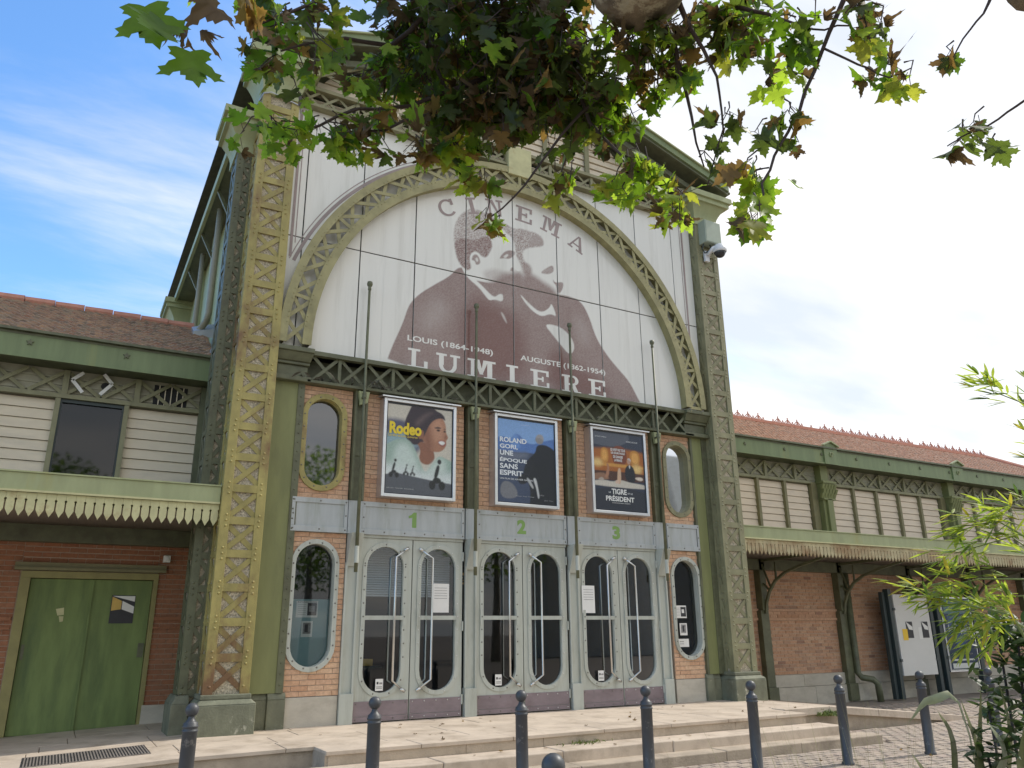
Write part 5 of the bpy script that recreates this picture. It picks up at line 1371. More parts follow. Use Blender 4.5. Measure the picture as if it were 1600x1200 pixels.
d1 = dict(bg=(.62, .56, .47), shapes=[
    ((.10, .10, .16, .1), [(0, .55), (0, .80), (.1, .84), (.3, .82), (.5, .72), (.55, .55), (.4, .42), (0, .42)]),
    ((.30, .42, .46, .15), [(0, .40), (.2, .5), (.45, .52), (.5, .62), (.4, .72), (0, .62)]),
    (hair, [(.30, .62), (.27, .80), (.34, .93), (.50, .99), (.70, .98), (.84, .92), (.90, .82), (.86, .70), (.60, .62), (.45, .55)]),
    (skin2, [(.42, .60), (.52, .52), (.48, .38), (.62, .33), (.74, .40), (.72, .52), (.6, .6)]),
    (skin, [(.56, .78), (.62, .87), (.72, .925), (.83, .92), (.90, .84), (.905, .74), (.95, .68), (.91, .65), (.92, .60), (.88, .54), (.80, .50), (.68, .50), (.58, .58), (.52, .66)]),
    ((.52, .27, .17, .12), [(.68, .84), (.80, .90), (.88, .82), (.87, .76), (.86, .66), (.76, .62), (.70, .68)]), ((.26, .11, .07, .16), [(.54, .72), (.62, .80), (.66, .66), (.70, .52), (.60, .52)]), ((.30, .13, .08, .05), [(.90, .72), (.935, .675), (.90, .655), (.88, .68)]),
    (hair, [(.28, .60), (.25, .80), (.32, .94), (.50, 1.0), (.70, .995), (.86, .955), (.905, .87), (.84, .905), (.74, .885), (.66, .83), (.60, .74), (.55, .64), (.44, .54)]), ((.13, .09, .09, .1), [(.40, .80), (.55, .93), (.72, .965), (.60, .90), (.48, .78)]), (skin2, [(.50, .74), (.555, .735), (.56, .64), (.52, .62)]),
    (hair, [(.70, .775), (.78, .80), (.84, .785), (.80, .775)]), (hair, [(.86, .78), (.90, .785), (.90, .77)]),
    ((.04, .02, .02), ell(.785, .755, .028, .012, 10)), ((.04, .02, .02), ell(.885, .75, .018, .011, 10)),
    ((.33, .10, .08), [(.76, .62), (.84, .65), (.91, .63), (.90, .58), (.84, .565)]),
    ((.85, .82, .78), [(.78, .618), (.84, .638), (.90, .622), (.87, .59), (.83, .59)]),
    (skin2, ell(.50, .68, .035, .05, 12)),
    ((.36, .47, .40, .03), [(0, .38), (.04, .56), (.2, .62), (.38, .60), (.52, .34), (.60, .24), (.70, .36), (.80, .47), (.95, .42), (1, .36), (1, .2), (0, .2)]),
    ((.60, .68, .62, .15), [(.10, .40), (.16, .55), (.30, .57), (.42, .45), (.52, .28), (.40, .24), (.12, .26)]),
    ((.58, .66, .60, .12), [(.60, .25), (.72, .38), (.82, .44), (.93, .38), (.90, .26)]),
    ((.70, .74, .72, .2), [(0, .34), (.25, .30), (.6, .25), (1, .28), (1, .1), (0, .1)]),
    ((.11, .115, .13), [(0, 0), (1, 0), (1, .13), (.7, .17), (.3, .21), (.12, .23), (0, .14)])]
    + biker(.12, .20, .9, (.03, .03, .03)) + biker(.30, .22, .55, (.05, .05, .05)) + biker(.40, .22, .5, (.06, .06, .06)) + biker(.78, .12, 1.5, (.03, .03, .03)),
    text=[('Rodeo', (.85, .62, .03), .03, .52, .66, .80, .045), ('Un film de Lola Quivoron', (.70, .52, .10), .02, .46, .625, .655, .02), ('Julie Ledru   Yannis Lafki   Antonia Buresi', (.5, .5, .48), .02, .42, .045, .062, .0)])
blue = (.12, .25, .55)
d2 = dict(bg=(.24, .40, .70), shapes=[
    ((.10, .20, .48), [(0, .70), (.1, .80), (.2, .74), (.33, .86), (.48, .74), (.62, .72), (.8, .78), (1, .86), (1, .4), (0, .4)]),
    ((.16, .30, .62, .06), [(.20, .74), (.33, .86), (.36, .74), (.40, .66), (.25, .64)]),
    ((.06, .08, .14), [(0, .62), (.3, .60), (.6, .62), (1, .55), (1, 0), (0, 0)]),
    ((.15, .17, .23, .12), [(0, .62), (.3, .60), (.55, .62), (.5, .54), (.2, .50), (0, .52)]),
    ((.02, .022, .03), [(.42, .34), (.5, .52), (.66, .62), (.68, .72), (.82, .74), (.98, .70), (1, .5), (1, .0), (.5, 0), (.58, .2)]),
    ((.02, .022, .03), [(.30, .30), (.55, .40), (.60, .30), (.4, .2)]),
    ((.28, .26, .26), ell(.735, .79, .075, .055, 16)), ((.36, .34, .35), [(.66, .80), (.70, .86), (.80, .86), (.82, .78), (.74, .82)]),
    ((.20, .20, .22), [(.02, .12), (.08, .26), (.28, .22), (.36, .06), (.1, .03)]),
    ((.5, .5, .5), [(.48, .30), (.53, .31), (.62, .20), (.60, .17)]), ((.6, .6, .6), [(.60, .30), (.66, .32), (.70, .18), (.72, .08), (.69, .06), (.66, .2)])],
    text=[(s_, (.82, .83, .85), .03, b, z, z+.062, .03) for s_, b, z in (('ROLAND', .50, .715), ('GORI,', .34, .63), ('UNE', .26, .555), ('ÉPOQUE', .50, .47), ('SANS', .34, .395), ('ESPRIT', .43, .315))]
    + [('UN FILM DE XAVIER GAYAN', (.7, .7, .72), .03, .60, .265, .285, .015), ('Musique  Image  Montage', (.4, .4, .42), .30, .62, .07, .085, .0), ('AVEC', (.4, .4, .42), .70, .8, .10, .115, .0), ('Jour Fixe', (.4, .4, .42), .80, .96, .04, .055, 0), ('UN DOCUMENTAIRE', (.6, .65, .75), .40, .56, .945, .955, 0)])
d3 = dict(bg=(.035, .045, .075), shapes=[
    ((.10, .11, .14), [(0, .98), (.0, .86), (.15, .82), (.45, .82), (.7, .90), (.75, .99), (.4, 1), (.1, 1)]),
    ((.40, .13, .03, .08), rc(-.1, 1.1, .46, .80)), ((.55, .24, .05), rc(.13, .29, .60, .80)), ((.55, .24, .05), rc(.72, .93, .60, .80)),
    ((.75, .38, .10, .05), rc(.16, .26, .63, .77)), ((.75, .38, .10), rc(.76, .90, .63, .77)), ((.22, .06, .03), rc(.36, .66, .58, .84)),
    ((.62, .30, .07), [(0, .60), (1, .60), (1, .56), (0, .56)]), ((.80, .55, .22, .12), ell(.07, .60, .09, .05, 14)), ((.80, .55, .22, .12), ell(.86, .55, .10, .06, 14)),
    ((.09, .04, .03), rc(0, 1, .38, .50)), ((.30, .16, .10), [(.0, .40), (.15, .48), (.25, .44), (.3, .38), (0, .37)]),
    ((.42, .20, .12), [(.20, .40), (.28, .42), (.30, .56), (.26, .60), (.24, .58), (.26, .54), (.22, .46)]),
    ((.62, .56, .48), [(0, .34), (.2, .38), (.35, .36), (.5, .40), (.7, .37), (.98, .36), (1, .31), (.5, .29), (0, .31)]),
    ((.48, .40, .34), [(.04, .37), (.14, .42), (.2, .37)]), ((.66, .44, .30), [(.44, .34), (.46, .52), (.50, .56), (.53, .52), (.52, .34)]),
    ((.70, .50, .38), [(.40, .38), (.48, .40), (.49, .35), (.41, .34)]),
    ((.02, .022, .03), [(.62, .40), (.60, .52), (.66, .60), (.76, .60), (.82, .52), (.82, .38), (.70, .37)]),
    ((.50, .30, .22), ell(.70, .645, .038, .035, 14)), ((.55, .52, .5), [(.66, .67), (.70, .70), (.745, .67), (.74, .65), (.70, .675)]), ((.75, .73, .7), [(.69, .60), (.73, .60), (.71, .54)]),
    ((.72, .60, .5), [(.78, .44), (.95, .46), (.99, .42), (.9, .40)]), ((.03, .035, .05), rc(0, 1, 0, .29))],
    text=[('TIGRE', (.85, .83, .8), .32, .62, .205, .275, .03), ('LE', (.7, .7, .7), .26, .30, .215, .235, .02), ('ET LE', (.7, .7, .7), .64, .74, .215, .235, .02), ('PRÉSIDENT', (.85, .83, .8), .20, .77, .115, .195, .03), ('UN FILM DE JEAN-MARC PEYREFITTE', (.75, .73, .7), .32, .68, .085, .10, .015)]
    + [(s_, (.8, .8, .78), a, b, z, z+.035, .03) for s_, a, b, z in (('CE N’EST PAS TOUS', .33, .63, .765), ('LES JOURS FACILE', .34, .62, .72), ('DE CHANGER', .38, .58, .675), ('LA FRANCE', .40, .56, .63))]
    + [('JACQUES GAMBLIN', (.6, .6, .62), .03, .26, .925, .945, .01), ('ANDRE DUSSOLLIER', (.6, .6, .62), .66, .90, .90, .92, .01)])
case(4.01, 'film poster case with a smiling face and yellow lettering, above door 1', d1)
case(5.96, 'film poster case with blue sky, mountain and white capitals, above door 2', d2)
case(7.90, 'film poster case with a banquet in an orange room, above door 3', d3)
# ---------------------------------------------------------------- flagpoles
for i, (x, lb_) in enumerate(zip((3.668, 5.592, 7.504, 9.425), ('bare flagpole left of door 1, leftmost of four', 'bare flagpole between the left and middle posters', 'bare flagpole between the middle and right posters', 'bare flagpole right of door 3, rightmost of four'))):
    t = thing('flagpole', (x, -.2, 2.2), lb_, 'flagpole', 'flagpoles in front of the big sign')
    MB().tube([(x, -.255, 2.05), (x, -.255, 6.53)], [.027, .020], 10).build('pole', 'dgreen', t, smooth=True)
    for a, b in ((2.18, 2.42), (4.66, 4.74)): MB().tube([(x, -.255, a), (x, -.255, b)], .033, 10).build('sleeve', 'grey' if a < 3 else 'dgreen', t)
    MB().lathe([(.001, .05), (.04, .04), (.047, .0), (.04, -.03), (.02, -.05), (.028, -.06), (.028, -.1), (.02, -.11)][::-1], (x, -.255, 6.58), 12).build('finial', 'dgreen', t, smooth=True)
    MB().box(x-.012, x+.012, -.29, -.15, 4.67, 4.70).build('clamp', 'dgreen', t)
# ---------------------------------------------------------------- bollards
bol_body = MB().lathe([(.075, 0), (.075, .02), (.062, .03), (.060, .80), (.066, .805), (.066, .815), (.060, .82), (.060, .835), (.066, .84), (.066, .85), (.060, .855), (.060, .872), (.045, .882), (.028, .905), (.024, .925)], (0, 0, 0), 20).mesh('post', 'bollard', True)
bol_ball = MB().lathe([(.001, -.057)]+[(.057*math.sin(rad(a)), -.057*math.cos(rad(a))) for a in range(15, 180, 15)]+[(.001, .057)], (0, 0, .975), 18).mesh('ball', 'bollard', True)
def bollard(x, y, lb_):
    t = thing('bollard', (x, y, GZ), lb_, 'bollard', 'grey ball-topped bollards')
    add('post', bol_body, t, local=True); add('ball', bol_ball, t, local=True)
    t.rotation_euler = (R.uniform(-.012, .012), R.uniform(-.012, .012), R.uniform(0, 6))
for (x, y, l) in ((1.116, -3.831, 'grey bollard in front of the left lattice pier'), (2.654, -4.097, 'grey bollard in front of the left leaf of door 1'), (4.152, -4.19, 'grey bollard in front of door 2'),
                  (2.163, -7.989, 'nearest grey bollard, only its ball and neck show at the bottom edge'), (5.532, -4.395, 'grey bollard in front of the right leaf of door 3'), (7.024, -4.418, 'grey bollard in front of the right lattice pier'),
                  (8.745, -4.215, 'grey bollard beside the right end of the steps'), (10.328, -4.238, 'grey bollard in front of the white notice board'), (11.844, -4.272, 'grey bollard partly behind the shrub, before the dark poster board')):
    bollard(x, y, l)
# ---------------------------------------------------------------- floor grate
t = thing('floor_grate', (.5, -1.0, zf(.5)), 'rusty slotted floor grate in the platform by the green door', 'grate')
for y in (-1.40, -.63):
    gl = MB().box(-.12, 1.1, y, y+.02, -.005, .004); gl.v = [(a, b, z+zf(a)+.004) for a, b, z in gl.v]; gl.build('grate_rim', 'iron', t)
for i in range(40):
    x = -.10+i*.030
    b = MB().box(x, x+.014, -1.38, -.63, -.004, .006); b.v = [(p, q, s_+zf(p)+.003) for p, q, s_ in b.v]; b.build('grate_bar', 'iron', t)
b = MB().box(-.12, 1.1, -1.38, -.63, -.003, .0015); b.v = [(p, q, s_+zf(p)+.003) for p, q, s_ in b.v]; b.build('grate_pit', 'black', t)
# ---------------------------------------------------------------- chevron sign on the left frieze
t = thing('chevron_sign', (.05, 1.78, 4.9), 'white painted pair of chevrons on the left wing frieze', 'sign')
for p, q in (((-.16, 5.085), (-.30, 4.95)), ((-.30, 4.95), (-.14, 4.77)), ((.12, 5.10), (.25, 4.96)), ((.25, 4.96), (.10, 4.77))):
    MB().bar((p[0], 1.775, p[1]), (q[0], 1.775, q[1]), .05, .016, (0, 1, 0)).build('chevron_arm', 'paper', t)
# small wall light box
o = MB().box(1.30, 1.40, 1.80, 1.886, 2.27, 2.37).box(1.33, 1.37, 1.78, 1.80, 2.29, 2.35).build('wall_lamp', 'paper', bevel=.006); tag(o, 'small pale sensor box high on the dark brick wall', 'sensor')
# ---------------------------------------------------------------- notices
def notice(nm, x0, x1, z0, z1, y, lb_, shapes=(), m_='paper', texts=()):
    t = thing(nm, ((x0+x1)/2, y, z0), lb_, 'notice', None)
    MB().box(x0, x1, y-.003, y, z0, z1).build('sheet', m_, t)
    for k, (mm, a, b, c, d) in enumerate(shapes):
        MB().box(x0+a*(x1-x0), x0+b*(x1-x0), y-.0042-.0002*k, y-.0032, z0+c*(z1-z0), z0+d*(z1-z0)).build('printed_block', mm, t)
    for k, (s_, a, b, c, d, mm) in enumerate(texts):
        text_into(MB(), s_, x0+a*(x1-x0), x0+b*(x1-x0), z0+c*(z1-z0), z0+d*(z1-z0), y-.0062-.0002*k, bold=.01).build('lettering', mm, t)
lines = [('inkgrey', .08, .45, .78-.12*i, .80-.12*i) for i in range(6)]
notice('paper_notice', 2.945, 3.255, 1.43, 1.655, .118, 'printed sheet on the teal panel, upper of two', lines+[('ink', .52, .95, .12, .88), ('inkgrey', .6, .85, .35, .7)], texts=[('INFORMATIONS', .06, .94, .90, .97, 'ink')])
notice('paper_notice', 3.035, 3.195, 1.165, 1.38, .118, 'small picture card on the teal panel, lower of two', [('inkgrey', .15, .85, .2, .9), ('ink', .3, .6, .3, .8)])
notice('paper_notice', 4.99, 5.27, 1.50, 1.93, .012, 'white sheet behind the right glass of door 1', [('inkgrey', .12, .88, .84-.09*i, .855-.09*i) for i in range(5)])
notice('paper_notice', 7.72, 7.98, 1.50, 1.95, -.034, 'white sheet on the left leaf of door 3', [('inkgrey', .12, .88, .84-.09*i, .855-.09*i) for i in range(5)])
for i, n_ in enumerate(('left', 'middle', 'right')):
    x = 4.165+BAY*i-.05
    notice('sticker', x, x+.115, .42, .58, -.03, 'small white sticker at the foot of the glass of the '+n_+' pair of doors', [('ink', .15, .4, .55, .75), ('inkgrey', .5, .9, .55, .7), ('inkgrey', .12, .88, .3, .36), ('inkgrey', .12, .88, .18, .24)])
notice('paper_notice', 9.80, 10.08, 1.42, 1.64, .07, 'printed sheet in the lower right oval window, topmost of three', lines+[('ink', .52, .95, .12, .88), ('paper', .6, .8, .4, .7)])
notice('paper_notice', 9.90, 10.07, 1.12, 1.33, .07, 'picture card in the lower right oval window, middle of three', [('inkgrey', .15, .85, .2, .9), ('ink', .35, .6, .3, .8)])
notice('paper_notice', 9.85, 10.09, .92, 1.06, .07, 'white card in the lower right oval window, lowest of three', [('inkgrey', .1, .5, .6, .7), ('inkgrey', .1, .5, .35, .42)])
t = thing('door_poster', (.83, 1.925, 1.4), 'black and white torn poster on the green double door', 'poster')
MB().box(.67, .99, 1.922, 1.9275, 1.38, 1.78).build('sheet', 'ink', t)
MB().poly([(.68, 1.77), (.985, 1.77), (.985, 1.69)], 1.921).poly([(.82, 1.70), (.985, 1.62), (.985, 1.52), (.82, 1.58)], 1.921).build('printed_shape', 'paper', t)
MB().poly([(.68, 1.76), (.81, 1.70), (.81, 1.58), (.68, 1.56)], 1.921).build('printed_shape', 'card', t)
o = MB().poly([(-.03, 1.58), (.07, 1.60), (.08, 1.50), (0, 1.49)], 1.926).poly([(.02, 1.48), (.08, 1.48), (.08, 1.41), (.04, 1.40)], 1.926).build('paper_scrap', 'cream'); tag(o, 'torn paper remnants on the left leaf of the green door', 'paper scrap')
# ---------------------------------------------------------------- inside the lobby
t = thing('cardboard_boxes', (4.05, .75, 0), 'yellow boxes on a small stand behind the left glass of door 1', 'boxes')
MB().tube([(4.1, .9, .012), (4.1, .9, .70)], .03, 8).lathe([(.001, .70), (.42, .70), (.42, .73), (.001, .73)], (4.1, .9, 0), 24).lathe([(.001, .012), (.25, .012), (.25, .03), (.001, .04)], (4.1, .9, 0), 20).build('stand', 'bpost', t)
MB().box(3.86, 4.14, .75, 1.0, .732, .80).box(3.86, 4.10, .76, 1.0, .802, .86).box(4.18, 4.34, .75, 1.0, .732, .83).build('box', 'card', t, bevel=.004)
t = thing('window_blind', (4.6, .5, 1.7), 'white slatted blind hanging behind the upper glass of door 1', 'blind')
for i in range(22): MB().quadbox([(3.70, .50, 1.75+i*.036), (5.50, .50, 1.75+i*.036), (5.50, .52, 1.745+i*.036), (3.70, .52, 1.745+i*.036), (3.70, .505, 1.777+i*.036), (5.50, .505, 1.777+i*.036), (5.50, .525, 1.772+i*.036), (3.70, .525, 1.772+i*.036)]).build('slat', 'blind', t)
t = thing('room_sign', (6.2, 1.6, 1.9), 'small amber plate with a 2 hanging inside behind door 2', 'sign')
MB().box(6.12, 6.38, 1.6, 1.62, 2.03, 2.23).build('plate', 'lens', t); text_into(MB(), '2', 6.20, 6.31, 2.06, 2.19, 1.595, bold=.03).build('lettering', 'ink', t)
MB().tube([(6.25, 1.61, 2.23), (6.25, 1.61, 2.7)], .006, 6).build('hanger', 'bpost', t)
# ---------------------------------------------------------------- camera and box on the right pier
o = thing('junction_box', (11.05, -.45, 9.0), 'pale green metal box on the right pier under its capital', 'box')
MB().box(10.86, 11.30, -.52, -.302, 9.03, 9.55).build('casing', 'boxgrey', o, bevel=.01)
MB().box(10.88, 11.28, -.527, -.521, 9.05, 9.53).build('lid', 'boxgrey', o); MB().tube([(10.9, -.40, 9.03), (10.86, -.38, 8.9), (10.95, -.36, 8.84), (11.1, -.40, 8.95), (11.05, -.42, 9.03)], .014, 6).build('cable', 'bpost', o)
o = thing('security_camera', (11.15, -.45, 8.8), 'white dome security camera on an arm on the right pier', 'camera')
MB().box(10.95, 11.07, -.36, -.302, 8.66, 8.90).build('bracket', 'camwhite', o, bevel=.008)
MB().tube([(11.02, -.36, 8.80), (11.06, -.50, 8.92), (11.16, -.56, 8.96)], .045, 10).build('arm', 'camwhite', o, smooth=True)
MB().lathe([(.02, .16), (.10, .12), (.145, .03), (.15, -.03), (.13, -.05)], (11.17, -.57, 8.86), 16).build('housing', 'camwhite', o, smooth=True)
MB().lathe([(.118, -.05)]+[(.118*math.cos(rad(a)), -.05-.118*math.sin(rad(a))) for a in range(15, 91, 15)], (11.17, -.57, 8.86), 16).build('dome', 'camdome', o, smooth=True)
o = MB().tube([(1.70, .1, 9.40), (1.69, -.10, 9.42), (1.74, -.31, 9.50), (1.85, -.315, 9.55), (2.1, -.315, 9.50), (2.33, -.31, 9.46), (2.37, -.2, 9.40)], .014, 6).build('cable', 'zinc'); tag(o, 'grey cable looped round the top of the left lattice pier', 'cable')
# ---------------------------------------------------------------- boards on the right
def board(x0, x1, z0, z1, y, lb_, m_, dark):
    t = thing('display_board', ((x0+x1)/2, y, GZ), lb_, 'display board')
    MB().box(x0-.17, x0-.05, y-.02, y+.12, GZ, z1+.12).box(x0-.30, x0-.20, y+.05, y+.15, GZ, z1+.05).build('post', 'bpost', t, bevel=.006)
    MB().box(x1+.05, x1+.17, y-.02, y+.12, GZ, z1+.12).box(x1+.20, x1+.30, y+.05, y+.15, GZ, z1+.05).build('post', 'bpost', t, bevel=.006)
    MB().box(x0, x1, y-.02, y+.05, z0, z1).build('panel', m_, t, bevel=.004)
    for zz in (z0+.35, z1-.35):
        for xx in (x0-.03, x1+.03): MB().box(xx-.04, xx+.04, y-.035, y-.021, zz-.03, zz+.03).build('clip', 'bpost', t)
    return t
y = 1.3
t = board(17.69, 18.99, .13, 2.0, y, 'tall white notice board with a yellow card and two dark posters', 'board', 0)
text_into(MB(), 'EXPO  LUMIERE', 17.95, 18.85, 1.925, 1.965, y-.024, bold=.02).build('lettering', 'ink', t)
for x in (18.02, 18.62):
    MB().box(x, x+.25, y-.0235, y-.0212, .98, 1.36).build('pinned_poster', 'ink', t)
    MB().poly([(x+.01, 1.36), (x+.24, 1.24), (x+.24, 1.16), (x+.1, 1.18)], y-.0242).build('printed_shape', 'paper', t)
MB().box(17.86, 18.05, y-.0245, y-.0239, .93, 1.19).build('yellow_card', 'yellowcard', t)
MB().box(18.48, 18.61, y-.0235, y-.0212, .95, 1.23).build('pinned_sheet', 'paper', t)
t = board(19.50, 20.75, .16, 1.96, y, 'dark blue glazed poster board beside the white notice board', 'alu', 1)
MB().box(19.56, 20.71, y-.026, y-.0212, .22, 1.92).build('poster', pm((.03, .05, .10)), t)
MB().box(19.6, 20.68, y-.0275, y-.0265, 1.55, 1.88).build('printed_block', pm((.10, .22, .24)), t)
MB().poly([(19.7, 1.5), (20.5, 1.5), (20.4, .9), (20.0, .7), (19.65, 1.1)], y-.0275).build('printed_block', pm((.05, .10, .22)), t)
MB().box(19.62, 20.66, y-.0275, y-.0265, .24, .36).box(19.65, 20.55, y-.0275, y-.0265, .42, .46).build('printed_block', 'paper', t)
for (s_, a, b, c, d, m_) in (('lumexplore', 19.68, 20.58, 1.05, 1.28, 'paper'), ('Lumière', 19.66, 20.3, 1.72, 1.84, 'inkgrey'), ('2022', 20.2, 20.5, 1.58, 1.68, 'inkgrey'), ('La Ciotat', 19.75, 20.2, .90, .95, 'inkgrey'), ('FESTIVAL DU FILM', 19.8, 20.5, .56, .60, 'inkgrey')):
    text_into(MB(), s_, a, b, c, d, y-.0295, bold=.015).build('lettering', m_, t)
MB().poly([(19.53, .19), (20.73, .19), (20.73, 1.94), (19.53, 1.94)], y-.036).build('glass', 'pglass', t)
# ---------------------------------------------------------------- plants
HALF = [(0, 0), (.10, -.05), (.30, -.10), (.52, -.04), (.44, .06), (.50, .12), (.40, .16), (.34, .22), (.50, .28), (.58, .38), (.74, .40), (.68, .50), (.80, .60), (.62, .60), (.52, .66), (.44, .58), (.30, .56), (.32, .70), (.22, .74), (.24, .86), (.10, .92), (0, 1.12)]
def leaf_geo(fold, curl, twist, crump, rs):
    rng = random.Random(rs); pts = []; n = len(HALF)
    def bend(x, y):
        z = fold*abs(x)+curl*(y*y)+crump*math.sin(5*x+rs)*math.sin(4*y+rs)*.12
        return (x*(1-.25*abs(fold)), y, z+twist*x*y)
    spine = [(0, .25), (0, .55), (0, .8)]
    V = [bend(*p) for p in HALF]+[bend(-p[0], p[1]) for p in HALF[1:-1]]+[bend(*p) for p in spine]
    # the middle of each half
    i0 = len(V)-3
    F = []
    rgt_ = list(range(0, n)); lft = [0]+[n+i for i in range(n-2)]+[n-1]
    sp = [i0, i0+1, i0+2]
    for side, fl in ((rgt_, 0), (lft, 1)):
        def f_(a): F.append(tuple(reversed(a)) if fl else tuple(a))
        s_ = side
        f_([s_[0], s_[1], s_[2], s_[3], s_[4], s_[5], s_[6], sp[0]])
        f_([sp[0], s_[6], s_[7]])
        f_([sp[0], s_[7], s_[8], s_[9], sp[1]])
        f_([s_[9], s_[10], s_[11], s_[12], s_[13]]); f_([s_[9], s_[13], s_[14], s_[15], sp[1]]); f_([sp[1], s_[15], s_[16]])
        f_([sp[1], s_[16], s_[17], s_[18], sp[2]]); f_([sp[2], s_[18], s_[19], s_[20], s_[21]])
    return V, F
GEO = [leaf_geo(.12, -.15, .1, .5, 1), leaf_geo(.3, -.3, -.15, .8, 2), leaf_geo(-.15, -.35, .2, .6, 3), leaf_geo(.9, -.5, .4, 1.6, 4), leaf_geo(1.4, .5, -.5, 2.0, 5), leaf_geo(.2, .25, .0, .4, 6)]
def orient(direction, normal):
    y = direction.normalized(); z = (normal-y*normal.dot(y)).normalized(); x = y.cross(z)
    return Matrix((x, y, z)).transposed()
PAL = {'d': 'dddddgbbbdo', 'm': 'gggldbbgyo', 'l': 'lllggyb', 'y': 'yylolglyb', 's': 'dddb'}
LEAF_ME = {}
def leaf_mesh(g, c):
    if (g, c) not in LEAF_ME:
        me = bpy.data.meshes.new('leaf'); me.from_pydata(GEO[g][0], [], GEO[g][1]); me.materials.append(LM[c])
        me.polygons.foreach_set('use_smooth', [True]*len(me.polygons)); LEAF_ME[(g, c)] = me
    return LEAF_ME[(g, c)]
tree = thing('plane_tree', (-1.6, -13.2, GZ), 'plane tree whose leafy boughs hang across the top of the view', 'tree')
keys = 'gdlyob'; keyi = {k: i for i, k in enumerate(keys)}
fol = MB(); parts = 0
def put_leaf(p, dirv, nrm, size, c, g, single):
    rot = orient(dirv, nrm)
    if single:
        o = add('leaf', leaf_mesh(g, c), tree)
        o.matrix_parent_inverse = wmat(tree).inverted()
        o.location = p; o.rotation_euler = rot.to_euler(); o.scale = (size, size, size)
    else:
        V, F = GEO[g]; b = len(fol.v)
        fol.v += [tuple(p+rot @ (Vector(v)*size)) for v in V]
        fol.f += [tuple(b+i for i in f_) for f_ in F]; fol.m += [keyi[c]]*len(F)
for a, b, sz, c in BIGLEAVES:
    a, b = Vector(a), Vector(b)
    if c == 'd' or c == 'm': c = 'd' if c == 'd' else 'g'
    put_leaf(a, (b-a), Vector((R.uniform(-.3, .3), 1, R.uniform(-.2, .5))), sz*.55, c, R.choice((0, 1, 2, 5)) if c != 'b' else R.choice((3, 4)), True); parts += 1
allv = []; sprig = MB()
for (c, rx, rz_, ry, n, pal) in CLUSTERS:
    c = Vector(c); vd = (c-Vector((0, -11.468, 1.2))).normalized(); s_ = vd.cross(Vector((0, 0, 1))).normalized(); u = s_.cross(vd)
    def inell():
        while True:
            q = Vector((R.uniform(-1, 1), R.uniform(-1, 1), R.uniform(-1, 1)))
            if q.length < 1: return c+s_*q.x*rx+u*q.y*rz_+vd*q.z*ry
    done = 0
    while done < n:
        e = inell(); st_ = e.lerp(c+Vector((0, 0, rz_*.6)), R.uniform(.45, .8))+Vector((R.uniform(-.05, .05), R.uniform(-.05, .05), R.uniform(0, .08)))
        md = st_.lerp(e, .5)+Vector((R.uniform(-.03, .03), R.uniform(-.03, .03), R.uniform(-.01, .05)))
        if (e-st_).length > .03: sprig.tube([st_, md, e], [.0045, .0035, .002], 5)
        ax = (e-st_).normalized()
        for k in range(min(n-done, R.choice((3, 4, 5)))):
            b_ = st_.lerp(e, R.uniform(.35, 1)); sdv = Vector((R.uniform(-1, 1), R.uniform(-1, 1), R.uniform(-1, .5)))
            dv = (ax*.5+sdv).normalized(); p_ = b_+dv*R.uniform(.03, .06)
            sprig.tube([b_, p_+dv*.01], [.0018, .0014], 4); allv.append((p_, pal, dv)); done += 1
sprig.build('sprigs', 'twig', tree, kind='stuff')
R.shuffle(allv)
def inview(p):
    d = p-Vector((0, -11.468, 1.2)); z = d.dot(fwd); x = d.dot(r2)/z; y = d.dot(u2)/z
    return z > 0 and abs(x) < .66 and abs(y) < .49
for p, pal, dv0 in allv:
    c = R.choice(PAL[pal]); g = R.choice((3, 4, 4, 1)) if c == 'b' else R.choice((0, 0, 1, 1, 2, 2, 3, 5))
    dirv = dv0+Vector((R.uniform(-.4, .4), R.uniform(-.4, .4), R.uniform(-.9, .1))); nrm = Vector((R.uniform(-.8, .8), R.uniform(-.9, .6), R.uniform(-.2, 1.2)))
    sg = parts < 300 and inview(p)
    parts += sg
    put_leaf(p, dirv, nrm, R.uniform(.06, .115)*(.85 if c == 'b' else 1), c, g, sg)
fol.build('foliage', [LM[k] for k in keys], tree, smooth=True, kind='stuff')
tr = MB().tube([(-1.6, -13.2, GZ-.1), (-1.55, -13.2, .3), (-1.4, -13.1, 1.6), (-1.0, -12.8, 2.9)], [.42, .33, .29, .28], 14).build('trunk', 'bark', tree, smooth=True)
MB().tube([(-1.05, -12.85, 2.75), (-.2, -12.2, 3.9), (.7, -11.4, 4.6)]+[Vector(p) for p in BRANCHES[0][1]], [.27, .27, .27]+BRANCHES[0][2], 14).build('bough', 'bark', tree, smooth=True)
MB().tube([(-.9, -12.75, 3.0), (.6, -12.3, 4.0), (1.9, -11.6, 4.3)]+[Vector(p) for p in BRANCHES[3][1]], [.2, .18, .16]+BRANCHES[3][2], 12).build('bough', 'bark', tree, smooth=True)
for nm, ps, rs in BRANCHES:
    if nm == 'bough' or ps is BRANCHES[3][1]: continue
    pts = [Vector(p) for p in ps]; q = [pts[0]]; qr = [rs[0]]
    for i in range(len(pts)-1):
        L = (pts[i+1]-pts[i]).length
        for t_ in (.33, .66, 1):
            q.append(pts[i].lerp(pts[i+1], t_)+(Vector((R.uniform(-1, 1), R.uniform(-1, 1), R.uniform(-1, 1)))*L*.035 if t_ < 1 else Vector())); qr.append(rs[i]+(rs[i+1]-rs[i])*t_)
    MB().tube(q, qr, 7 if nm == 'twig' else 12).build(nm, 'bark' if nm == 'limb' else 'twig', tree, smooth=True)
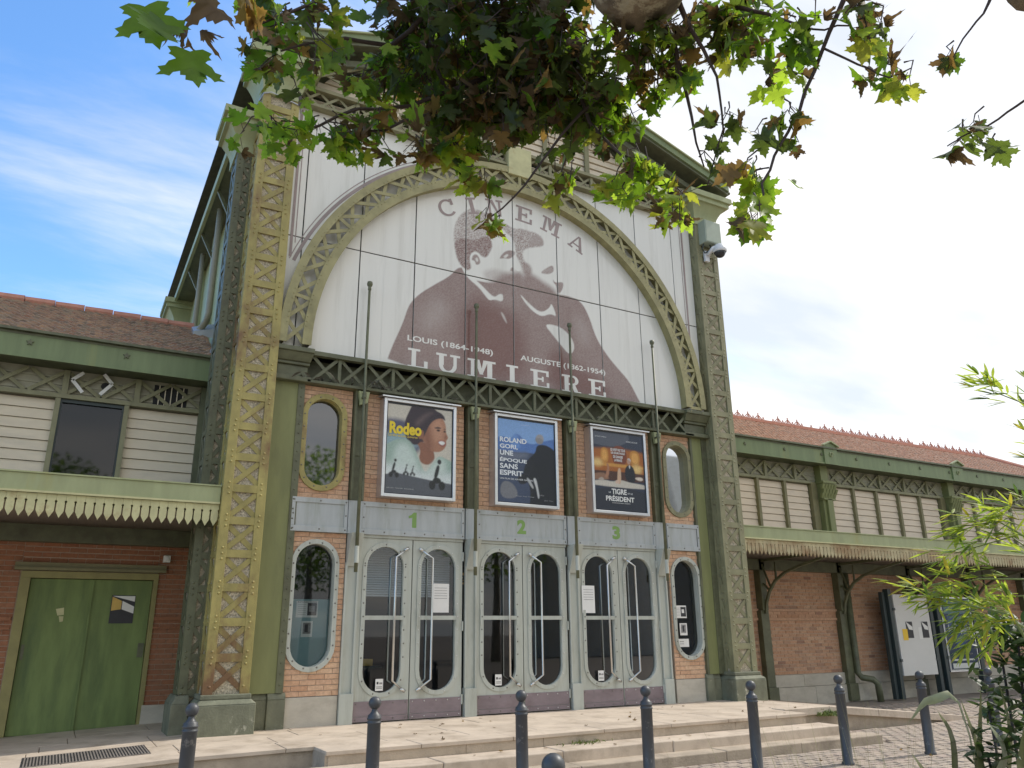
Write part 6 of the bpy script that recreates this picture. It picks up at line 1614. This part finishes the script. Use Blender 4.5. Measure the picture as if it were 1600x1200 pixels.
# bamboo
t = thing('bamboo_plant', (2.85, -9.95, GZ), 'bright green bamboo leaning in at the right edge', 'bamboo')
def blade(mb, p, d, L, w, nrm, mi=0, droop=.25, n=4):
    p = Vector(p); d = d.normalized(); s_ = d.cross(nrm).normalized(); b = len(mb.v)
    for i in range(n+1):
        u = i/n; c = p+d*L*u+Vector((0, 0, -1))*droop*L*u*u; ww = w*(math.sin(math.pi*min(1, u*.92+.08))**.8)*.5
        mb.v += [tuple(c-s_*ww), tuple(c+Vector(nrm).normalized()*ww*.3), tuple(c+s_*ww)]
    for i in range(n):
        k = b+i*3
        mb.f += [(k, k+1, k+4, k+3), (k+1, k+2, k+5, k+4)]; mb.m += [mi, mi]
leaves = 0; rest_b = MB()
for st in BAMBOO:
    pts = [Vector(p) for p in st]; base = Vector((pts[0].x, pts[0].y, GZ))
    q = [base]+pts
    MB().tube(q, [.009, .008, .007, .005, .003, .0015], 6).build('cane', 'cane', t, smooth=True)
    for i in range(1, len(pts)-1):
        for k in range((0, 0, 12, 20)[i]):
            p = pts[i].lerp(pts[i+1], (k+R.random())/(12 if i == 2 else 20)); ax = (pts[i+1]-pts[i]).normalized()
            sd_ = Vector((R.uniform(-1, 1), R.uniform(-1, 1), R.uniform(-.6, .7)))
            tl = p+(ax+sd_).normalized()*R.uniform(.03, .11)
            for q_ in range(R.choice((3, 4, 5))):
                d = (ax*.9+sd_*.5+Vector((R.uniform(-.8, .8), R.uniform(-.8, .8), R.uniform(-.5, .4)))).normalized()
                mi = R.choices((0, 1, 2), (.68, .24, .08))[0]
                if leaves < 300:
                    m_ = MB(); blade(m_, tl, d, R.uniform(.045, .09), R.uniform(.009, .014), Vector((R.uniform(-.5, .5), R.uniform(-.5, .5), 1)), 0, .08); m_.build('leaf', ('bleaf', 'bleafd', 'bleafy')[mi], t, smooth=True); leaves += 1
                else:
                    blade(rest_b, tl, d, R.uniform(.045, .09), R.uniform(.009, .014), Vector((R.uniform(-.5, .5), R.uniform(-.5, .5), 1)), mi, .08)
    
rest_b.build('leaves', ['bleaf', 'bleafd', 'bleafy'], t, smooth=True, kind='stuff')
# flax with broad blades
t = thing('flax_plant', (2.75, -9.65, GZ), 'flax with broad arching blades at the bottom right', 'plant')
for i, (a, b, c, w) in enumerate(FLAX):
    a, b, c = Vector(a), Vector(b), Vector(c); m_ = MB(); pts = []
    base = Vector((a.x*.4+2.78*.6, a.y*.4-9.65*.6, GZ))
    ctl = [base, a, b, c]
    n = 12
    for k in range(n+1):
        u = k/n
        s4 = u*3; k_ = min(2, int(s4)); f_ = s4-k_; C4 = [base*2-a, base, a, b, c, c*2-b]
        q0, q1, q2, q3 = C4[k_:k_+4]
        pts.append(.5*(2*q1+(q2-q0)*f_+(2*q0-5*q1+4*q2-q3)*f_*f_+(3*q1-q0-3*q2+q3)*f_**3))
    for k in range(n+1):
        d = (pts[min(k+1, n)]-pts[max(k-1, 0)]).normalized(); s_ = d.cross(Vector((.45, -.85, .2))).normalized(); u = k/n
        ww = w*.5*(.6+.6*u if u < .5 else max(.02, 1-((u-.5)/.5)**2.2)*.9)
        nn = s_.cross(d).normalized()
        m_.v += [tuple(pts[k]-s_*ww), tuple(pts[k]+nn*ww*.35), tuple(pts[k]+s_*ww)]
    for k in range(n): m_.f += [(3*k, 3*k+1, 3*k+4, 3*k+3), (3*k+1, 3*k+2, 3*k+5, 3*k+4)]; m_.m += [0, 0]
    m_.build('blade', 'flaxp' if i in (3, 7) else 'flax', t, smooth=True)
# feathery grass
t = thing('grass_tuft', (2.6, -9.55, GZ), 'tuft of fine dry grass by the flax blades', 'grass')
m_ = MB()
for i in range(260):
    b = Vector((2.62+R.gauss(0, .14), -9.5+R.gauss(0, .14), GZ)); d = Vector((R.uniform(-.35, .3), R.uniform(-.3, .3), 1))
    blade(m_, b, d, R.uniform(1.1, 1.6), R.uniform(.003, .006), Vector((.4, -.9, .1)), 0, R.uniform(.02, .22), 6)
m_.build('blades', 'grassb', t, kind='stuff')
# dark shrub
t = thing('shrub', (3.1, -9.65, GZ), 'dark glossy shrub at the lower right corner', 'shrub')
m_ = MB(); st = MB()
base = Vector((3.08, -9.66, GZ))
for (c, rx, rz_, n) in SHRUB:
    c = Vector(c)
    st.tube([base, base.lerp(c, .5)+Vector((R.uniform(-.04, .04), R.uniform(-.04, .04), .05)), c], [.012, .008, .004], 6)
    for i in range(int(n*2.4)):
        p = c+Vector((R.gauss(.02, rx*.42), R.gauss(0, rx*.5), R.gauss(0, rz_*.42)))
        d = Vector((R.uniform(-1, 1), R.uniform(-1, 1), R.uniform(-.3, .8)))
        blade(m_, p, d, R.uniform(.05, .085), R.uniform(.018, .028), Vector((R.uniform(-.6, .6), R.uniform(-.6, .6), 1)), 0, .15, 3)
st.build('stem', 'twig', t, smooth=True); m_.build('leaves', 'shrub', t, smooth=True, kind='stuff')
# small weeds in the joints
def weed(x, y, z, n, h, r_, m__, lb_, nm='weed'):
    mb = MB()
    for i in range(n):
        blade(mb, (x+R.gauss(0, r_), y+R.gauss(0, r_*.5), z), Vector((R.uniform(-1, 1), R.uniform(-1, .4), R.uniform(.3, 1.2))), R.uniform(.4, 1)*h, h*.16, Vector((R.uniform(-1, 1), R.uniform(-1, 1), .5)), 0, .3, 3)
    mb.build('blades', m__, thing(nm, (x, y, z), lb_, 'weed'), kind='stuff')
weed(11.05, -2.04, -.12, 160, .16, .10, 'weed', 'green weed tuft growing on the ramp wall beside the steps')
weed(6.05, -2.46, -.14, 110, .09, .16, 'weed', 'low weeds along the middle step in front of door 3')
for i in range(7):
    a = 2.95+i*1.05
    weed(a, -.05, 4.866, 50 if i < 3 else 22, .22 if i < 2 else .13, .28, 'dryweed', 'dead weeds on the ledge below the sign, number %s from the left pier' % ('one', 'two', 'three', 'four', 'five', 'six', 'seven')[i], 'dead_weed')
# ---------------------------------------------------------------- street behind the viewer (seen in the glass)
def far_tree(x, y, h, lb_):
    t = thing('street_tree', (x, y, GZ), lb_, 'tree', 'trees behind the viewer')
    MB().tube([(x, y, GZ), (x+.1, y, h*.25), (x, y+.1, h*.5)], [.28, .2, .1], 10).build('trunk', 'bark', t, smooth=True)
    m_ = MB()
    for i in range(3600):
        while True:
            q = Vector((R.uniform(-1, 1), R.uniform(-1, 1), R.uniform(-1, 1)))
            if q.length < 1: break
        p = Vector((x, y, h*.66))+Vector((q.x*h*.32, q.y*h*.32, q.z*h*.36))
        blade(m_, p, Vector((R.uniform(-1, 1), R.uniform(-1, 1), R.uniform(-.8, .4))), R.uniform(.2, .34), .17, Vector((R.uniform(-1, 1), R.uniform(-1, 1), .8)), R.choice((0, 1)), .1, 2)
    m_.build('crown', [LM['g'], LM['l']], t, kind='stuff')
far_tree(-1, -30, 10, 'street tree behind the viewer, reflected in the left glass'); far_tree(10.8, -29, 10.5, 'street tree behind the viewer, reflected in the middle glass'); far_tree(22, -30, 13, 'street tree behind the viewer, reflected in the right glass')

t = thing('apartment_building', (36, -34, GZ), 'pale apartment house behind the viewer, reflected in the right glass', 'building')
MB().box(28, 48, -36, -34, GZ, 14).build('wall', 'stone', t)
for i in range(5):
    for j in range(4):
        x, z = 29.5+i*3.8, 1+j*3.2
        w_ = MB().box(x, x+1.3, -33.99, -33.93, z, z+1.9).build('window', 'paper', t); MB().box(x+.1, x+1.2, -33.925, -33.92, z+.1, z+1.8).build('pane', 'camdome', w_)

# fallen leaves and grit on the paving
lit = MB()
for i in range(70):
    if R.random() < .6: x, y, z = R.uniform(2.9, 11), R.uniform(-2.35, -.4), .006
    elif R.random() < .5: x, y, z = R.uniform(3, 10), R.uniform(-2.83, -2.5), -.137
    else: x, y, z = R.uniform(5, 13), R.uniform(-4.6, -3.3), GZ+.008
    V, F = GEO[R.choice((1, 3, 4))]; s_ = R.uniform(.02, .055); a = R.uniform(0, 6.28); b = len(lit.v)
    for v in V: lit.v.append((x+s_*(v[0]*math.cos(a)-v[1]*math.sin(a)), y+s_*(v[0]*math.sin(a)+v[1]*math.cos(a)), z+s_*abs(v[2])*.5))
    lit.f += [tuple(b+q for q in f_) for f_ in F]; lit.m += [R.choice((0, 0, 1))]*len(F)
o = lit.build('leaf_litter', [LM['b'], LM['o']], kind='stuff'); o['label'] = 'dry leaf bits scattered on the platform, steps and setts'; o['category'] = 'leaf litter'
